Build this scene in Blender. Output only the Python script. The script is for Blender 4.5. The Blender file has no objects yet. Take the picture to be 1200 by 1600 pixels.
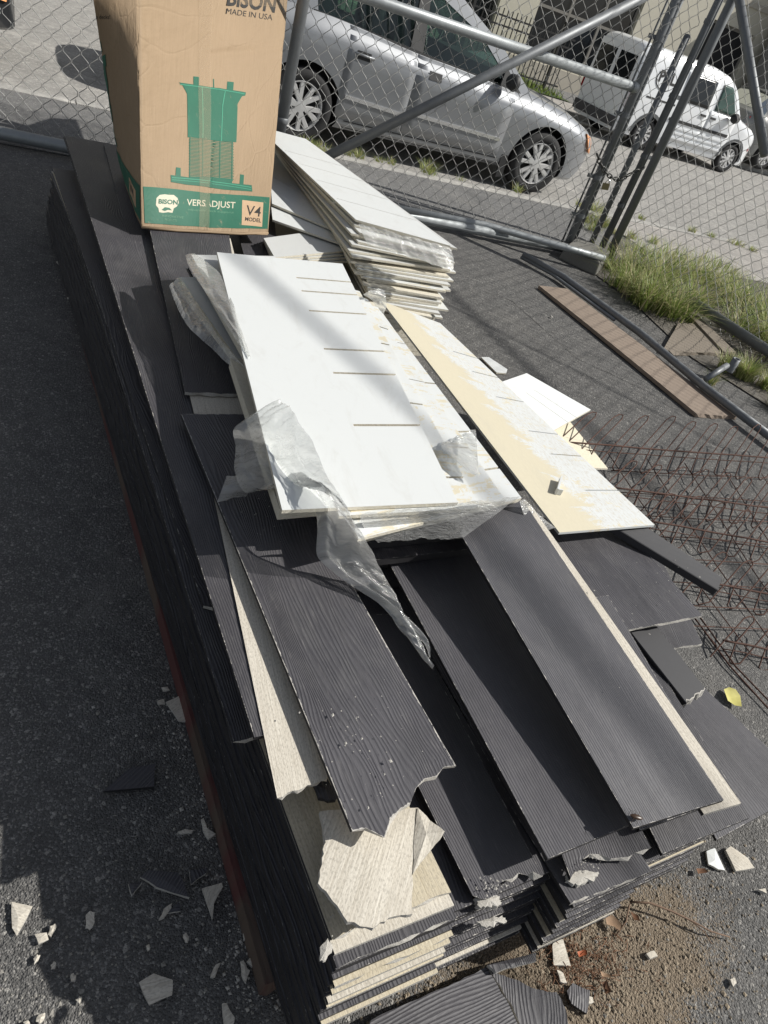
import bpy, bmesh, math, random
from mathutils import Vector, Matrix, noise
random.seed(7)
rad = math.radians
scene = bpy.context.scene
COL = scene.collection
# ------------------------------------------------------------------ camera
FPX = 1110.0; H = 1.5
_d = Vector((80 - 600, 2200 - 800, FPX)).normalized()     # image-space direction of "straight down"
_up = -_d
_f = Vector((0, 0, 1)); _f = (_f - _up * _f.dot(_up)).normalized()
_x = _f.cross(_up)
RW = Matrix((_x, _f, _up))                                 # camera vector -> world vector
cam_d = bpy.data.cameras.new('camera'); cam = bpy.data.objects.new('camera', cam_d); COL.objects.link(cam)
cam_d.sensor_fit = 'VERTICAL'; cam_d.sensor_height = 24; cam_d.sensor_width = 18
cam_d.lens = 24 * FPX / 1600; cam_d.clip_start = 0.02; cam_d.clip_end = 600
cr = RW @ Vector((1, 0, 0)); cu = RW @ Vector((0, -1, 0)); cb = RW @ Vector((0, 0, -1))
cam.matrix_world = Matrix(((cr.x, cu.x, cb.x, 0), (cr.y, cu.y, cb.y, 0), (cr.z, cu.z, cb.z, H), (0, 0, 0, 1)))
scene.camera = cam
# ------------------------------------------------------------------ light
SUN_AZ, SUN_EL = 15.0, 42.5
world = bpy.data.worlds.new("World"); scene.world = world; world.use_nodes = True
wn = world.node_tree; bg = wn.nodes['Background']
sky = wn.nodes.new('ShaderNodeTexSky'); sky.sky_type = 'NISHITA'; sky.sun_disc = False
sky.sun_elevation = rad(SUN_EL); sky.sun_rotation = rad(90 - SUN_AZ)
hs_ = wn.nodes.new('ShaderNodeHueSaturation'); hs_.inputs['Saturation'].default_value = .45   # hazy, partly clouded summer sky
wn.links.new(sky.outputs[0], hs_.inputs['Color']); wn.links.new(hs_.outputs[0], bg.inputs[0]); bg.inputs[1].default_value = 0.080
sd = Vector((math.cos(rad(SUN_AZ)) * math.cos(rad(SUN_EL)), math.sin(rad(SUN_AZ)) * math.cos(rad(SUN_EL)), math.sin(rad(SUN_EL))))
sl = bpy.data.lights.new('sun', 'SUN'); sl.energy = 4.9; sl.angle = rad(0.55); sl.color = (1.0, 0.965, 0.9)
so = bpy.data.objects.new('sun', sl); COL.objects.link(so); so.rotation_euler = sd.to_track_quat('Z', 'Y').to_euler(); so.location = sd * 20
scene.render.engine = 'CYCLES'
scene.view_settings.view_transform = 'Standard'; scene.view_settings.look = 'None'
scene.view_settings.exposure = 0.12; scene.view_settings.gamma = 1.0
scene.cycles.max_bounces = 8; scene.cycles.transparent_max_bounces = 16
# ------------------------------------------------------------------ coordinate helpers
CAM0 = Vector((0, 0, H))
def ray(u, v): return RW @ Vector((u - 600, v - 800, FPX))
def P(u, v, z=0.0):
    d = ray(u, v); return CAM0 + d * ((z - H) / d.z)
def proj(p):
    c = RW.transposed() @ (p - CAM0); return Vector((600 + FPX * c.x / c.z, 800 + FPX * c.y / c.z))
def PV(u, v, q, n):                                        # ray meets vertical plane through q with normal n
    d = ray(u, v); t = (q - CAM0).dot(n) / d.dot(n); return CAM0 + d * t
AZS = rad(127.6)
EA = Vector((math.cos(AZS), math.sin(AZS), 0)); EB = Vector((math.sin(AZS), -math.cos(AZS), 0))
def S(a, b, z): return EA * a + EB * b + Vector((0, 0, z))  # stack frame: a away along the boards, b to the right
AZK = rad(34.6)
KS = Vector((math.cos(AZK), math.sin(AZK), 0)); KN = Vector((-math.sin(AZK), math.cos(AZK), 0))
K0 = P(520, 242, 0)
def K(s, n, z=0.0): return K0 + KS * s + KN * n + Vector((0, 0, z))  # street frame: s along kerb, n across
def PK(u, v, n):
    p = PV(u, v, K(0, n), KN); q = p - K0; return q.dot(KS), p.z
# ------------------------------------------------------------------ object helpers
def mesh_obj(name, verts, faces, mats, parent=None, uvs=None, smooth=False, fmat=None):
    me = bpy.data.meshes.new(name); me.from_pydata([tuple(v) for v in verts], [], faces)
    if not isinstance(mats, (list, tuple)): mats = [mats]
    for m in mats: me.materials.append(m)
    if fmat:
        for p, i in zip(me.polygons, fmat): p.material_index = i
    if uvs:
        for lname, fn in uvs.items():
            l = me.uv_layers.new(name=lname)
            for lp in me.loops: l.data[lp.index].uv = fn[lp.vertex_index]
    if smooth:
        for p in me.polygons: p.use_smooth = True
    me.update()
    o = bpy.data.objects.new(name, me); COL.objects.link(o)
    if parent: o.parent = parent
    return o
def tag(o, label, cat, group=None):
    o['label'] = label; o['category'] = cat
    if group: o['group'] = group
    return o
def struct(o): o['kind'] = 'structure'; return o
def stuff(o): o['kind'] = 'stuff'; return o
def empty(name, loc=(0, 0, 0), rz=0):
    o = bpy.data.objects.new(name, None); COL.objects.link(o); o.empty_display_size = .1
    o.location = loc; o.rotation_euler = (0, 0, rz); return o
class MB:
    def __init__(s): s.v = []; s.f = []; s.m = []
    def quad_box(s, c8, m=0):
        b = len(s.v); s.v += [Vector(c) for c in c8]
        for f in ((0, 3, 2, 1), (4, 5, 6, 7), (0, 1, 5, 4), (1, 2, 6, 5), (2, 3, 7, 6), (3, 0, 4, 7)):
            s.f.append(tuple(b + i for i in f)); s.m.append(m)
    def box(s, o, ex, ey, ez, m=0):                        # corner + three edge vectors
        s.quad_box([o, o + ex, o + ex + ey, o + ey, o + ez, o + ex + ez, o + ex + ey + ez, o + ey + ez], m)
    def tube(s, pts, r, n=8, m=0, cap=True):
        pts = [Vector(p) for p in pts]; k = len(pts); b = len(s.v); up = None
        for i, p in enumerate(pts):
            t = (pts[min(i + 1, k - 1)] - pts[max(i - 1, 0)]).normalized()
            if up is None:
                up = Vector((0, 0, 1)) if abs(t.z) < .9 else Vector((1, 0, 0))
            x = t.cross(up)
            if x.length < 1e-5: x = t.cross(Vector((0, 1, 0)))
            x.normalize(); y = x.cross(t).normalized(); up = y
            rr = r[i] if isinstance(r, (list, tuple)) else r
            for j in range(n):
                a = 2 * math.pi * j / n; s.v.append(p + x * math.cos(a) * rr + y * math.sin(a) * rr)
        for i in range(k - 1):
            for j in range(n):
                j2 = (j + 1) % n
                s.f.append((b + i * n + j, b + i * n + j2, b + (i + 1) * n + j2, b + (i + 1) * n + j)); s.m.append(m)
        if cap:
            s.f.append(tuple(b + j for j in range(n - 1, -1, -1))); s.m.append(m)
            s.f.append(tuple(b + (k - 1) * n + j for j in range(n))); s.m.append(m)
    def lathe(s, o, ax, prof, n=32, m=0):                  # prof: (radius, along axis)
        ax = ax.normalized(); x = ax.orthogonal().normalized(); y = ax.cross(x); b = len(s.v); k = len(prof)
        for r, h in prof:
            for j in range(n):
                a = 2 * math.pi * j / n; s.v.append(o + ax * h + (x * math.cos(a) + y * math.sin(a)) * r)
        for i in range(k - 1):
            for j in range(n):
                j2 = (j + 1) % n; s.f.append((b + i * n + j, b + i * n + j2, b + (i + 1) * n + j2, b + (i + 1) * n + j)); s.m.append(m)
    def build(s, name, mats, parent=None, smooth=False): return mesh_obj(name, s.v, s.f, mats, parent, None, smooth, s.m)
# ------------------------------------------------------------------ materials
def new_mat(name):
    m = bpy.data.materials.new(name); m.use_nodes = True
    return m, m.node_tree.nodes, m.node_tree.links, m.node_tree.nodes['Principled BSDF']
def nd(ns, t, **kw):
    n = ns.new(t)
    for k, v in kw.items():
        if k.startswith('i_'):
            key = k[2:]; n.inputs[int(key) if key.isdigit() else key].default_value = v
        else: setattr(n, k, v)
    return n
def ramp(ns, ls, src, stops):
    r = ns.new('ShaderNodeValToRGB'); ls.new(src, r.inputs[0]); e = r.color_ramp.elements
    while len(e) > 1: e.remove(e[-1])
    e[0].position = stops[0][0]; e[0].color = (*stops[0][1], 1)
    for p, c in stops[1:]: x = e.new(p); x.color = (*c, 1)
    return r.outputs[0]
def g(v): return (v, v, v)
def coords(ns, ls, kind='UV', uvmap=None, scale=(1, 1, 1), loc=(0, 0, 0), rot=(0, 0, 0)):
    if uvmap: t = nd(ns, 'ShaderNodeUVMap', uv_map=uvmap).outputs[0]
    else: t = ns.new('ShaderNodeTexCoord').outputs[kind]
    mp = ns.new('ShaderNodeMapping'); mp.inputs['Scale'].default_value = scale; mp.inputs['Location'].default_value = loc; mp.inputs['Rotation'].default_value = rot
    ls.new(t, mp.inputs[0]); return mp.outputs[0]
def mth(ns, ls, op, a, b=None, c=None):
    n = nd(ns, 'ShaderNodeMath', operation=op)
    for i, x in enumerate((a, b, c)):
        if x is None: continue
        if isinstance(x, (int, float)): n.inputs[i].default_value = x
        else: ls.new(x, n.inputs[i])
    return n.outputs[0]
def mix(ns, ls, f, a, b, blend='MIX'):
    n = nd(ns, 'ShaderNodeMix', data_type='RGBA', blend_type=blend)
    for i, x in ((0, f), (6, a), (7, b)):
        if isinstance(x, tuple): n.inputs[i].default_value = (*x, 1)
        elif isinstance(x, (int, float)): n.inputs[i].default_value = x
        else: ls.new(x, n.inputs[i])
    return n.outputs[2]
def bump(ns, ls, h, strength, dist, normal=None):
    b = ns.new('ShaderNodeBump'); b.inputs['Strength'].default_value = strength; b.inputs['Distance'].default_value = dist
    ls.new(h, b.inputs['Height'])
    if normal: ls.new(normal, b.inputs['Normal'])
    return b.outputs[0]
def noise_t(ns, ls, vec, scale, detail=4, rough=.55, dist=0):
    n = nd(ns, 'ShaderNodeTexNoise'); n.inputs['Scale'].default_value = scale; n.inputs['Detail'].default_value = detail
    n.inputs['Roughness'].default_value = rough; n.inputs['Distortion'].default_value = dist
    ls.new(vec, n.inputs['Vector']); return n.outputs['Fac']
def edge_mask(ns, ls, width, amt):
    """thin chipped arris from the two edge-distance UV layers"""
    def mn(name):
        u = nd(ns, 'ShaderNodeUVMap', uv_map=name); s = ns.new('ShaderNodeSeparateXYZ'); ls.new(u.outputs[0], s.inputs[0])
        return mth(ns, ls, 'MINIMUM', s.outputs[0], s.outputs[1])
    d = mth(ns, ls, 'MINIMUM', mn('ea'), mn('eb'))
    v = coords(ns, ls, uvmap='UVMap', scale=(1, 1, 1)); n = noise_t(ns, ls, v, 55, 5, .7)
    lim = mth(ns, ls, 'MULTIPLY', mth(ns, ls, 'SUBTRACT', n, amt), width)
    return mth(ns, ls, 'GREATER_THAN', lim, d)
def grain_height(ns, ls, wav, period, seed, amp=.02):
    v = coords(ns, ls, uvmap='UVMap', loc=(seed * 3.1, seed * 1.7, 0))
    s = ns.new('ShaderNodeSeparateXYZ'); ls.new(v, s.inputs[0])
    lo = noise_t(ns, ls, coords(ns, ls, uvmap='UVMap', scale=(1.1, 5, 1), loc=(seed * 5.3, seed, 0)), 1.6, 2, .5, .3)
    hi = noise_t(ns, ls, coords(ns, ls, uvmap='UVMap', scale=(6, 40, 1), loc=(seed, seed * 2.2, 0)), 2.2, 3, .6)
    w = mth(ns, ls, 'ADD', s.outputs[1], mth(ns, ls, 'MULTIPLY', lo, amp * 4.5))
    w = mth(ns, ls, 'ADD', w, mth(ns, ls, 'MULTIPLY', hi, period * .9))
    w = mth(ns, ls, 'SINE', mth(ns, ls, 'MULTIPLY', w, 2 * math.pi / period))
    brk = noise_t(ns, ls, coords(ns, ls, uvmap='UVMap', scale=(9, 60, 1), loc=(seed * 7, 0, 0)), 1.5, 3, .6)
    f = noise_t(ns, ls, coords(ns, ls, uvmap='UVMap', scale=(60, 500, 1)), 1.0, 2, .6)
    h = mth(ns, ls, 'MULTIPLY', mth(ns, ls, 'POWER', mth(ns, ls, 'MULTIPLY_ADD', w, .5, .5), wav), mth(ns, ls, 'MULTIPLY_ADD', brk, 1.4, .1))
    return mth(ns, ls, 'ADD', h, mth(ns, ls, 'MULTIPLY', f, .5)), brk
def siding(name, seed, base=(.050, .048, .053), period=.0062, strength=.75, amp=.02, rough=.5, dust=.25, wear=.5):
    m, ns, ls, bs = new_mat(name)
    h, brk = grain_height(ns, ls, 1.5, period, seed, amp)
    v = coords(ns, ls, uvmap='UVMap', loc=(seed, seed, 0))
    big = noise_t(ns, ls, v, 3.5, 5, .6)
    du = noise_t(ns, ls, coords(ns, ls, uvmap='UVMap', scale=(3, 26, 1), loc=(seed * 2, 0, 0)), 5, 6, .75)
    wipe = noise_t(ns, ls, coords(ns, ls, uvmap='UVMap', scale=(1.5, 4, 1), rot=(0, 0, .5), loc=(seed * 4, 1, 0)), 2.5, 7, .72, .8)
    sc = noise_t(ns, ls, coords(ns, ls, uvmap='UVMap', scale=(2.2, 90, 1), rot=(0, 0, .14), loc=(seed * 9, 3, 0)), 1.0, 4, .75, .6)
    c = mix(ns, ls, ramp(ns, ls, big, [(.35, g(0)), (.7, g(1))]), tuple(x * .86 for x in base), tuple(x * 1.2 for x in base))
    c = mix(ns, ls, mth(ns, ls, 'MULTIPLY', ramp(ns, ls, wipe, [(.50, g(0)), (.72, g(1))]), dust * .45), c, (.17, .165, .16))
    c = mix(ns, ls, mth(ns, ls, 'MULTIPLY', ramp(ns, ls, du, [(.56, g(0)), (.74, g(1))]), dust), c, (.21, .20, .195))
    c = mix(ns, ls, mth(ns, ls, 'MULTIPLY', ramp(ns, ls, sc, [(.70, g(0)), (.725, g(1))]), .6), c, (.36, .35, .33))
    spk = noise_t(ns, ls, coords(ns, ls, uvmap='UVMap', scale=(1, 1, 1), loc=(seed, 8, 0)), 190, 3, .7)
    c = mix(ns, ls, ramp(ns, ls, spk, [(.735, g(0)), (.76, g(.7))]), c, (.40, .38, .35))
    c = mix(ns, ls, edge_mask(ns, ls, .012, wear), c, (.42, .40, .37))
    ls.new(c, bs.inputs['Base Color']); bs.inputs['Roughness'].default_value = rough
    r = mth(ns, ls, 'MULTIPLY_ADD', big, .2, rough - .08); ls.new(r, bs.inputs['Roughness'])
    ls.new(bump(ns, ls, h, strength, .0011), bs.inputs['Normal'])
    return m
DARK = [siding('dark_siding_%d' % i, i + 1, base=b, period=p, amp=a, dust=d) for i, (b, p, a, d) in enumerate([
    ((.061, .059, .066), .0060, .010, .35), ((.054, .052, .059), .0056, .022, .5), ((.069, .067, .075), .0064, .005, .4), ((.055, .053, .059), .0058, .014, .55)])]
DARKBIG = siding('dark_siding_cathedral', 21, base=(.063, .061, .068), period=.0072, strength=.85, amp=.030, dust=.5, wear=.40)
DARKFAINT = siding('dark_siding_faint', 31, base=(.071, .070, .078), period=.0052, strength=.6, amp=.012, dust=.5)
DARKSTACK = siding('dark_siding_stacked', 41, base=(.056, .054, .060), wear=.60)
def side_mat():
    m, ns, ls, bs = new_mat('siding_edge')
    v = coords(ns, ls, 'Object', scale=(.8, .8, 70)); n = noise_t(ns, ls, v, 4, 7, .8)
    ls.new(ramp(ns, ls, n, [(.0, (.014, .013, .015)), (.76, (.024, .023, .025)), (.81, (.22, .21, .2)), (1, (.3, .29, .27))]), bs.inputs['Base Color'])
    bs.inputs['Roughness'].default_value = .6; ls.new(bump(ns, ls, n, .5, .001), bs.inputs['Normal']); return m
M_EDGE = side_mat()
def core_mat(name, c1, c2):
    m, ns, ls, bs = new_mat(name)
    v = coords(ns, ls, 'Object'); n = noise_t(ns, ls, v, 90, 6, .75)
    ls.new(mix(ns, ls, n, c1, c2), bs.inputs['Base Color']); bs.inputs['Roughness'].default_value = .9
    ls.new(bump(ns, ls, n, 1, .003), bs.inputs['Normal']); return m
M_CORE = core_mat('fibre_core', (.30, .28, .25), (.62, .60, .55))
def beige_mat(name, seed, c1=(.46, .42, .35), c2=(.66, .62, .54)):
    m, ns, ls, bs = new_mat(name)
    st = noise_t(ns, ls, coords(ns, ls, uvmap='UVMap', scale=(7, 260, 1), loc=(seed, seed, 0)), 1, 4, .65)
    dots = noise_t(ns, ls, coords(ns, ls, uvmap='UVMap', scale=(160, 320, 1)), 1, 2, .5)
    big = noise_t(ns, ls, coords(ns, ls, uvmap='UVMap', loc=(seed * 2, 0, 0)), 7, 5, .65)
    c = mix(ns, ls, ramp(ns, ls, st, [(.3, g(0)), (.68, g(1))]), c1, c2)
    c = mix(ns, ls, mth(ns, ls, 'MULTIPLY', ramp(ns, ls, dots, [(.38, g(1)), (.5, g(0))]), .35), c, (.22, .2, .17))
    c = mix(ns, ls, mth(ns, ls, 'MULTIPLY', ramp(ns, ls, big, [(.5, g(0)), (.75, g(1))]), .35), c, (.36, .31, .24))
    ls.new(c, bs.inputs['Base Color']); bs.inputs['Roughness'].default_value = .9
    ls.new(bump(ns, ls, mth(ns, ls, 'ADD', st, mth(ns, ls, 'MULTIPLY', dots, .6)), .55, .0012), bs.inputs['Normal']); return m
BEIGE = beige_mat('bare_board_back', 1); BEIGE2 = beige_mat('bare_board_back_warm', 4, (.44, .38, .27), (.62, .56, .43))
def white_mat(name, chip=0.0, seed=0, tanside=False, base=(.66, .68, .675)):
    """factory-white shingle panel; fine combed relief runs across the panel; optional bare tan back with torn paint"""
    m, ns, ls, bs = new_mat(name)
    comb = noise_t(ns, ls, coords(ns, ls, uvmap='UVMap', scale=(420, 5, 1), loc=(seed, seed, 0)), 1, 4, .7)
    big = noise_t(ns, ls, coords(ns, ls, uvmap='UVMap', loc=(seed, 0, 0)), 5, 5, .6)
    sp = noise_t(ns, ls, coords(ns, ls, uvmap='UVMap', loc=(seed * 3, 0, 0), scale=(1, 1, 1)), 70, 4, .8)
    c = mix(ns, ls, mth(ns, ls, 'MULTIPLY', big, .3), base, tuple(x * .93 for x in base))
    c = mix(ns, ls, mth(ns, ls, 'MULTIPLY', ramp(ns, ls, sp, [(.70, g(0)), (.73, g(1))]), .5), c, (.45, .42, .36))
    if chip > 0 or tanside:
        v = coords(ns, ls, uvmap='UVMap'); s = ns.new('ShaderNodeSeparateXYZ'); ls.new(v, s.inputs[0])
        t1 = noise_t(ns, ls, coords(ns, ls, uvmap='UVMap', scale=(9, 3, 1), rot=(0, 0, .5), loc=(seed, 2, 0)), 2.2, 8, .78, .6)
        fib = noise_t(ns, ls, coords(ns, ls, uvmap='UVMap', scale=(40, 120, 1)), 1.2, 6, .8)
        tan = mix(ns, ls, fib, (.56, .51, .38), (.70, .645, .50))
        if tanside:                                        # left half bare, right half ragged paint in saw-tooth tears
            lo_ = noise_t(ns, ls, coords(ns, ls, uvmap='UVMap', loc=(seed, 0, 0)), 3.1, 3, .6)
            saw = mth(ns, ls, 'MODULO', mth(ns, ls, 'ADD', mth(ns, ls, 'ADD', s.outputs[0], mth(ns, ls, 'MULTIPLY', lo_, .22)), mth(ns, ls, 'MULTIPLY', s.outputs[1], -.3)), .185)
            e = mth(ns, ls, 'ADD', s.outputs[1], mth(ns, ls, 'MULTIPLY', saw, -.38))
            e = mth(ns, ls, 'ADD', e, mth(ns, ls, 'MULTIPLY', mth(ns, ls, 'SUBTRACT', t1, .5), .34))
            e = mth(ns, ls, 'ADD', e, mth(ns, ls, 'MULTIPLY', mth(ns, ls, 'SUBTRACT', fib, .5), .12))
            msk = ramp(ns, ls, e, [(.112, g(0)), (.120, g(1))])
            patch = ramp(ns, ls, mth(ns, ls, 'ADD', t1, mth(ns, ls, 'MULTIPLY', fib, .35)), [(.74, g(1)), (.76, g(0))])
            msk = mth(ns, ls, 'MULTIPLY', msk, patch)
            grey = mix(ns, ls, ramp(ns, ls, fib, [(.5, g(0)), (.6, g(1))]), c, (.56, .54, .49)); c = mix(ns, ls, msk, tan, grey)
        else:
            t2 = mth(ns, ls, 'ADD', t1, mth(ns, ls, 'MULTIPLY', fib, .25))
            c = mix(ns, ls, ramp(ns, ls, t2, [(.80 - chip, g(0)), (.81 - chip, g(1))]), c, tan)
    sm_ = noise_t(ns, ls, coords(ns, ls, uvmap='UVMap', scale=(2, 5, 1), rot=(0, 0, .7), loc=(seed, 5, 0)), 2.6, 8, .75, .7)
    c = mix(ns, ls, mth(ns, ls, 'MULTIPLY', ramp(ns, ls, sm_, [(.52, g(0)), (.75, g(1))]), .28), c, (.42, .40, .35))
    ls.new(c, bs.inputs['Base Color']); bs.inputs['Roughness'].default_value = .45
    ls.new(bump(ns, ls, comb, .5, .0008), bs.inputs['Normal']); return m
WHITE = white_mat('white_panel', seed=3); WHITECHIP = white_mat('white_panel_torn', chip=.125, seed=6); TAN = white_mat('tan_panel_torn', seed=9, tanside=True)
CREAM = core_mat('cream_panel_edge', (.50, .46, .36), (.76, .72, .62))
GREYWHITE = white_mat('grey_white_panel', seed=12, base=(.58, .59, .58))
def simple(name, c, rough=.5, metal=0, nscale=30, var=.15, bmp=.2, bd=.001, coat=0):
    m, ns, ls, bs = new_mat(name); v = coords(ns, ls, 'Object'); n = noise_t(ns, ls, v, nscale, 5, .6)
    ls.new(mix(ns, ls, n, tuple(x * (1 - var) for x in c), tuple(min(1, x * (1 + var)) for x in c)), bs.inputs['Base Color'])
    bs.inputs['Roughness'].default_value = rough; bs.inputs['Metallic'].default_value = metal
    if coat: bs.inputs['Coat Weight'].default_value = coat; bs.inputs['Coat Roughness'].default_value = .06
    if bmp: ls.new(bump(ns, ls, n, bmp, bd), bs.inputs['Normal'])
    return m
def galv_mat(name, c, rough=.42):
    m, ns, ls, bs = new_mat(name); v = coords(ns, ls, 'Object'); n = noise_t(ns, ls, v, 18, 6, .7); n2 = noise_t(ns, ls, v, 160, 3, .6)
    cc = mix(ns, ls, n, tuple(x * .7 for x in c), tuple(x * 1.25 for x in c))
    cc = mix(ns, ls, ramp(ns, ls, n2, [(.66, g(0)), (.72, g(1))]), cc, (.30, .27, .22))
    ls.new(cc, bs.inputs['Base Color']); bs.inputs['Metallic'].default_value = .35
    ls.new(mth(ns, ls, 'MULTIPLY_ADD', n, .3, rough - .12), bs.inputs['Roughness']); ls.new(bump(ns, ls, n2, .25, .001), bs.inputs['Normal']); return m
GALV = galv_mat('galvanised_pipe', (.30, .32, .33)); GALVD = galv_mat('dark_galvanised_pipe', (.17, .18, .19), .5); WIRE = galv_mat('fence_wire', (.36, .36, .35), .5)
RUST = simple('rusty_wire', (.085, .042, .030), .8, .3, 60, .5)
BLACKRUB = simple('black_rubber', (.018, .018, .018), .75, 0, 80, .2, .4)
def asphalt(name, base, spk, mask=None, scale=1.0, tint=(1, 1, 1)):
    m, ns, ls, bs = new_mat(name); v = coords(ns, ls, 'Object')
    vo = nd(ns, 'ShaderNodeTexVoronoi', feature='F1'); vo.inputs['Scale'].default_value = 270 * scale; ls.new(v, vo.inputs['Vector'])
    vo2 = nd(ns, 'ShaderNodeTexVoronoi', feature='F1'); vo2.inputs['Scale'].default_value = 150 * scale; ls.new(v, vo2.inputs['Vector'])
    big = noise_t(ns, ls, v, 1.3, 6, .6); mid = noise_t(ns, ls, v, 14, 5, .7)
    hsv = nd(ns, 'ShaderNodeSeparateColor'); ls.new(vo.outputs['Color'], hsv.inputs[0])
    hs2 = nd(ns, 'ShaderNodeSeparateColor'); ls.new(vo2.outputs['Color'], hs2.inputs[0])
    c = mix(ns, ls, big, tuple(base * .75 * t for t in tint), tuple(base * 1.35 * t for t in tint))
    c = mix(ns, ls, ramp(ns, ls, hsv.outputs[0], [(.0, g(0)), (.72, g(.15)), (1, g(1))]), c, tuple(spk * t for t in (1, .97, .92)))
    c = mix(ns, ls, ramp(ns, ls, hs2.outputs[1], [(.972, g(0)), (.980, g(.7))]), c, tuple(spk * 1.5 * t for t in (1, .96, .88)))
    c = mix(ns, ls, ramp(ns, ls, mid, [(.35, g(.35)), (.6, g(0))]), c, g(base * .35))
    st_ = noise_t(ns, ls, v, 2.7, 9, .72, .6); c = mix(ns, ls, ramp(ns, ls, st_, [(.54, g(0)), (.66, g(.45))]), c, tuple(base * 2.0 * t for t in (1.05, 1, .92)))
    ds_ = noise_t(ns, ls, coords(ns, ls, 'Object', loc=(7, 3, 0)), 1.9, 8, .7, .4); c = mix(ns, ls, ramp(ns, ls, ds_, [(.56, g(0)), (.70, g(.5))]), c, g(base * .5))
    if mask:
        cx, cy, ang, rx, ry = mask
        dm = coords(ns, ls, 'Object'); sub = nd(ns, 'ShaderNodeVectorMath', operation='SUBTRACT'); ls.new(dm, sub.inputs[0]); sub.inputs[1].default_value = (cx, cy, 0)
        ro = nd(ns, 'ShaderNodeVectorRotate', rotation_type='Z_AXIS'); ro.inputs['Angle'].default_value = -ang; ls.new(sub.outputs[0], ro.inputs[0])
        sx = ns.new('ShaderNodeSeparateXYZ'); ls.new(ro.outputs[0], sx.inputs[0])
        r2 = mth(ns, ls, 'SQRT', mth(ns, ls, 'ADD', mth(ns, ls, 'POWER', mth(ns, ls, 'DIVIDE', sx.outputs[0], rx), 2), mth(ns, ls, 'POWER', mth(ns, ls, 'DIVIDE', sx.outputs[1], ry), 2)))
        r2 = mth(ns, ls, 'ADD', r2, mth(ns, ls, 'MULTIPLY_ADD', mid, .9, -.45)); r2 = mth(ns, ls, 'ADD', r2, mth(ns, ls, 'MULTIPLY_ADD', hsv.outputs[2], .25, -.12))
        k = ramp(ns, ls, r2, [(.78, g(1)), (1.02, g(0))])
        sand = mix(ns, ls, hsv.outputs[1], (.15, .115, .078), (.33, .27, .195))
        c = mix(ns, ls, k, c, mix(ns, ls, mid, (.13, .10, .07), sand))
    ls.new(c, bs.inputs['Base Color']); bs.inputs['Roughness'].default_value = .85
    hgt = mth(ns, ls, 'SUBTRACT', mth(ns, ls, 'MULTIPLY', mid, .6), mth(ns, ls, 'ADD', vo.outputs['Distance'], mth(ns, ls, 'MULTIPLY', vo2.outputs['Distance'], .8)))
    ls.new(bump(ns, ls, hgt, .8, .005), bs.inputs['Normal']); return m
dc = S(.13, 1.0, 0)
M_YARD = asphalt('yard_asphalt_mat', .094, .28, tint=(1.02, 1, .97), mask=(dc.x, dc.y, AZS, .19, .46))
M_WALK = asphalt('sidewalk_mat', .14, .30, scale=.8)
M_ROAD = asphalt('road_mat', .28, .44, scale=.5, tint=(1.0, .965, .90))
M_CONC = asphalt('concrete_mat', .33, .45, scale=.6, tint=(1, .93, .85))
M_KERB = asphalt('kerb_mat', .38, .5, scale=.6, tint=(1, .97, .9))
def plastic_mat():
    m, ns, ls, bs = new_mat('clear_plastic_film'); out = ns['Material Output']; ns.remove(bs)
    v = coords(ns, ls, uvmap='UVMap', scale=(1, 3.2, 1)); n = noise_t(ns, ls, v, 16, 5, .6, 1.2); n2 = noise_t(ns, ls, v, 5, 4, .55, .8)
    rd = mth(ns, ls, 'ABSOLUTE', mth(ns, ls, 'SUBTRACT', n, .5))
    nm = bump(ns, ls, mth(ns, ls, 'ADD', mth(ns, ls, 'POWER', rd, .6), n2), 0.55, .009)
    tr = nd(ns, 'ShaderNodeBsdfTransparent', i_Color=(.93, .94, .93, 1)); gl = nd(ns, 'ShaderNodeBsdfGlossy', i_Color=(1, 1, 1, 1), i_Roughness=.14)
    df = nd(ns, 'ShaderNodeBsdfDiffuse', i_Color=(.97, .97, .95, 1)); tl = nd(ns, 'ShaderNodeBsdfTranslucent', i_Color=(.96, .96, .94, 1))
    for x in (gl, df, tl): ls.new(nm, x.inputs['Normal'])
    m1 = ns.new('ShaderNodeMixShader'); m1.inputs[0].default_value = .45; ls.new(df.outputs[0], m1.inputs[1]); ls.new(tl.outputs[0], m1.inputs[2])
    m2 = ns.new('ShaderNodeMixShader'); ls.new(mth(ns, ls, 'MULTIPLY_ADD', n2, .8, -.04), m2.inputs[0]); ls.new(tr.outputs[0], m2.inputs[1]); ls.new(m1.outputs[0], m2.inputs[2])
    fr = nd(ns, 'ShaderNodeFresnel', i_IOR=1.5); ls.new(nm, fr.inputs['Normal'])
    m3 = ns.new('ShaderNodeMixShader'); ls.new(mth(ns, ls, 'MULTIPLY_ADD', fr.outputs[0], 1.2, .03), m3.inputs[0]); ls.new(m2.outputs[0], m3.inputs[1]); ls.new(gl.outputs[0], m3.inputs[2])
    ls.new(m3.outputs[0], out.inputs[0]); return m
PLASTIC = plastic_mat()
PLASTIC_THIN = PLASTIC.copy(); PLASTIC_THIN.name = 'thin_clear_film'
for n_ in PLASTIC_THIN.node_tree.nodes:
    if n_.type == 'MATH' and n_.operation == 'MULTIPLY_ADD' and abs(n_.inputs[1].default_value - .7) < 1e-3: n_.inputs[1].default_value = .5; n_.inputs[2].default_value = -.10
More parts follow.
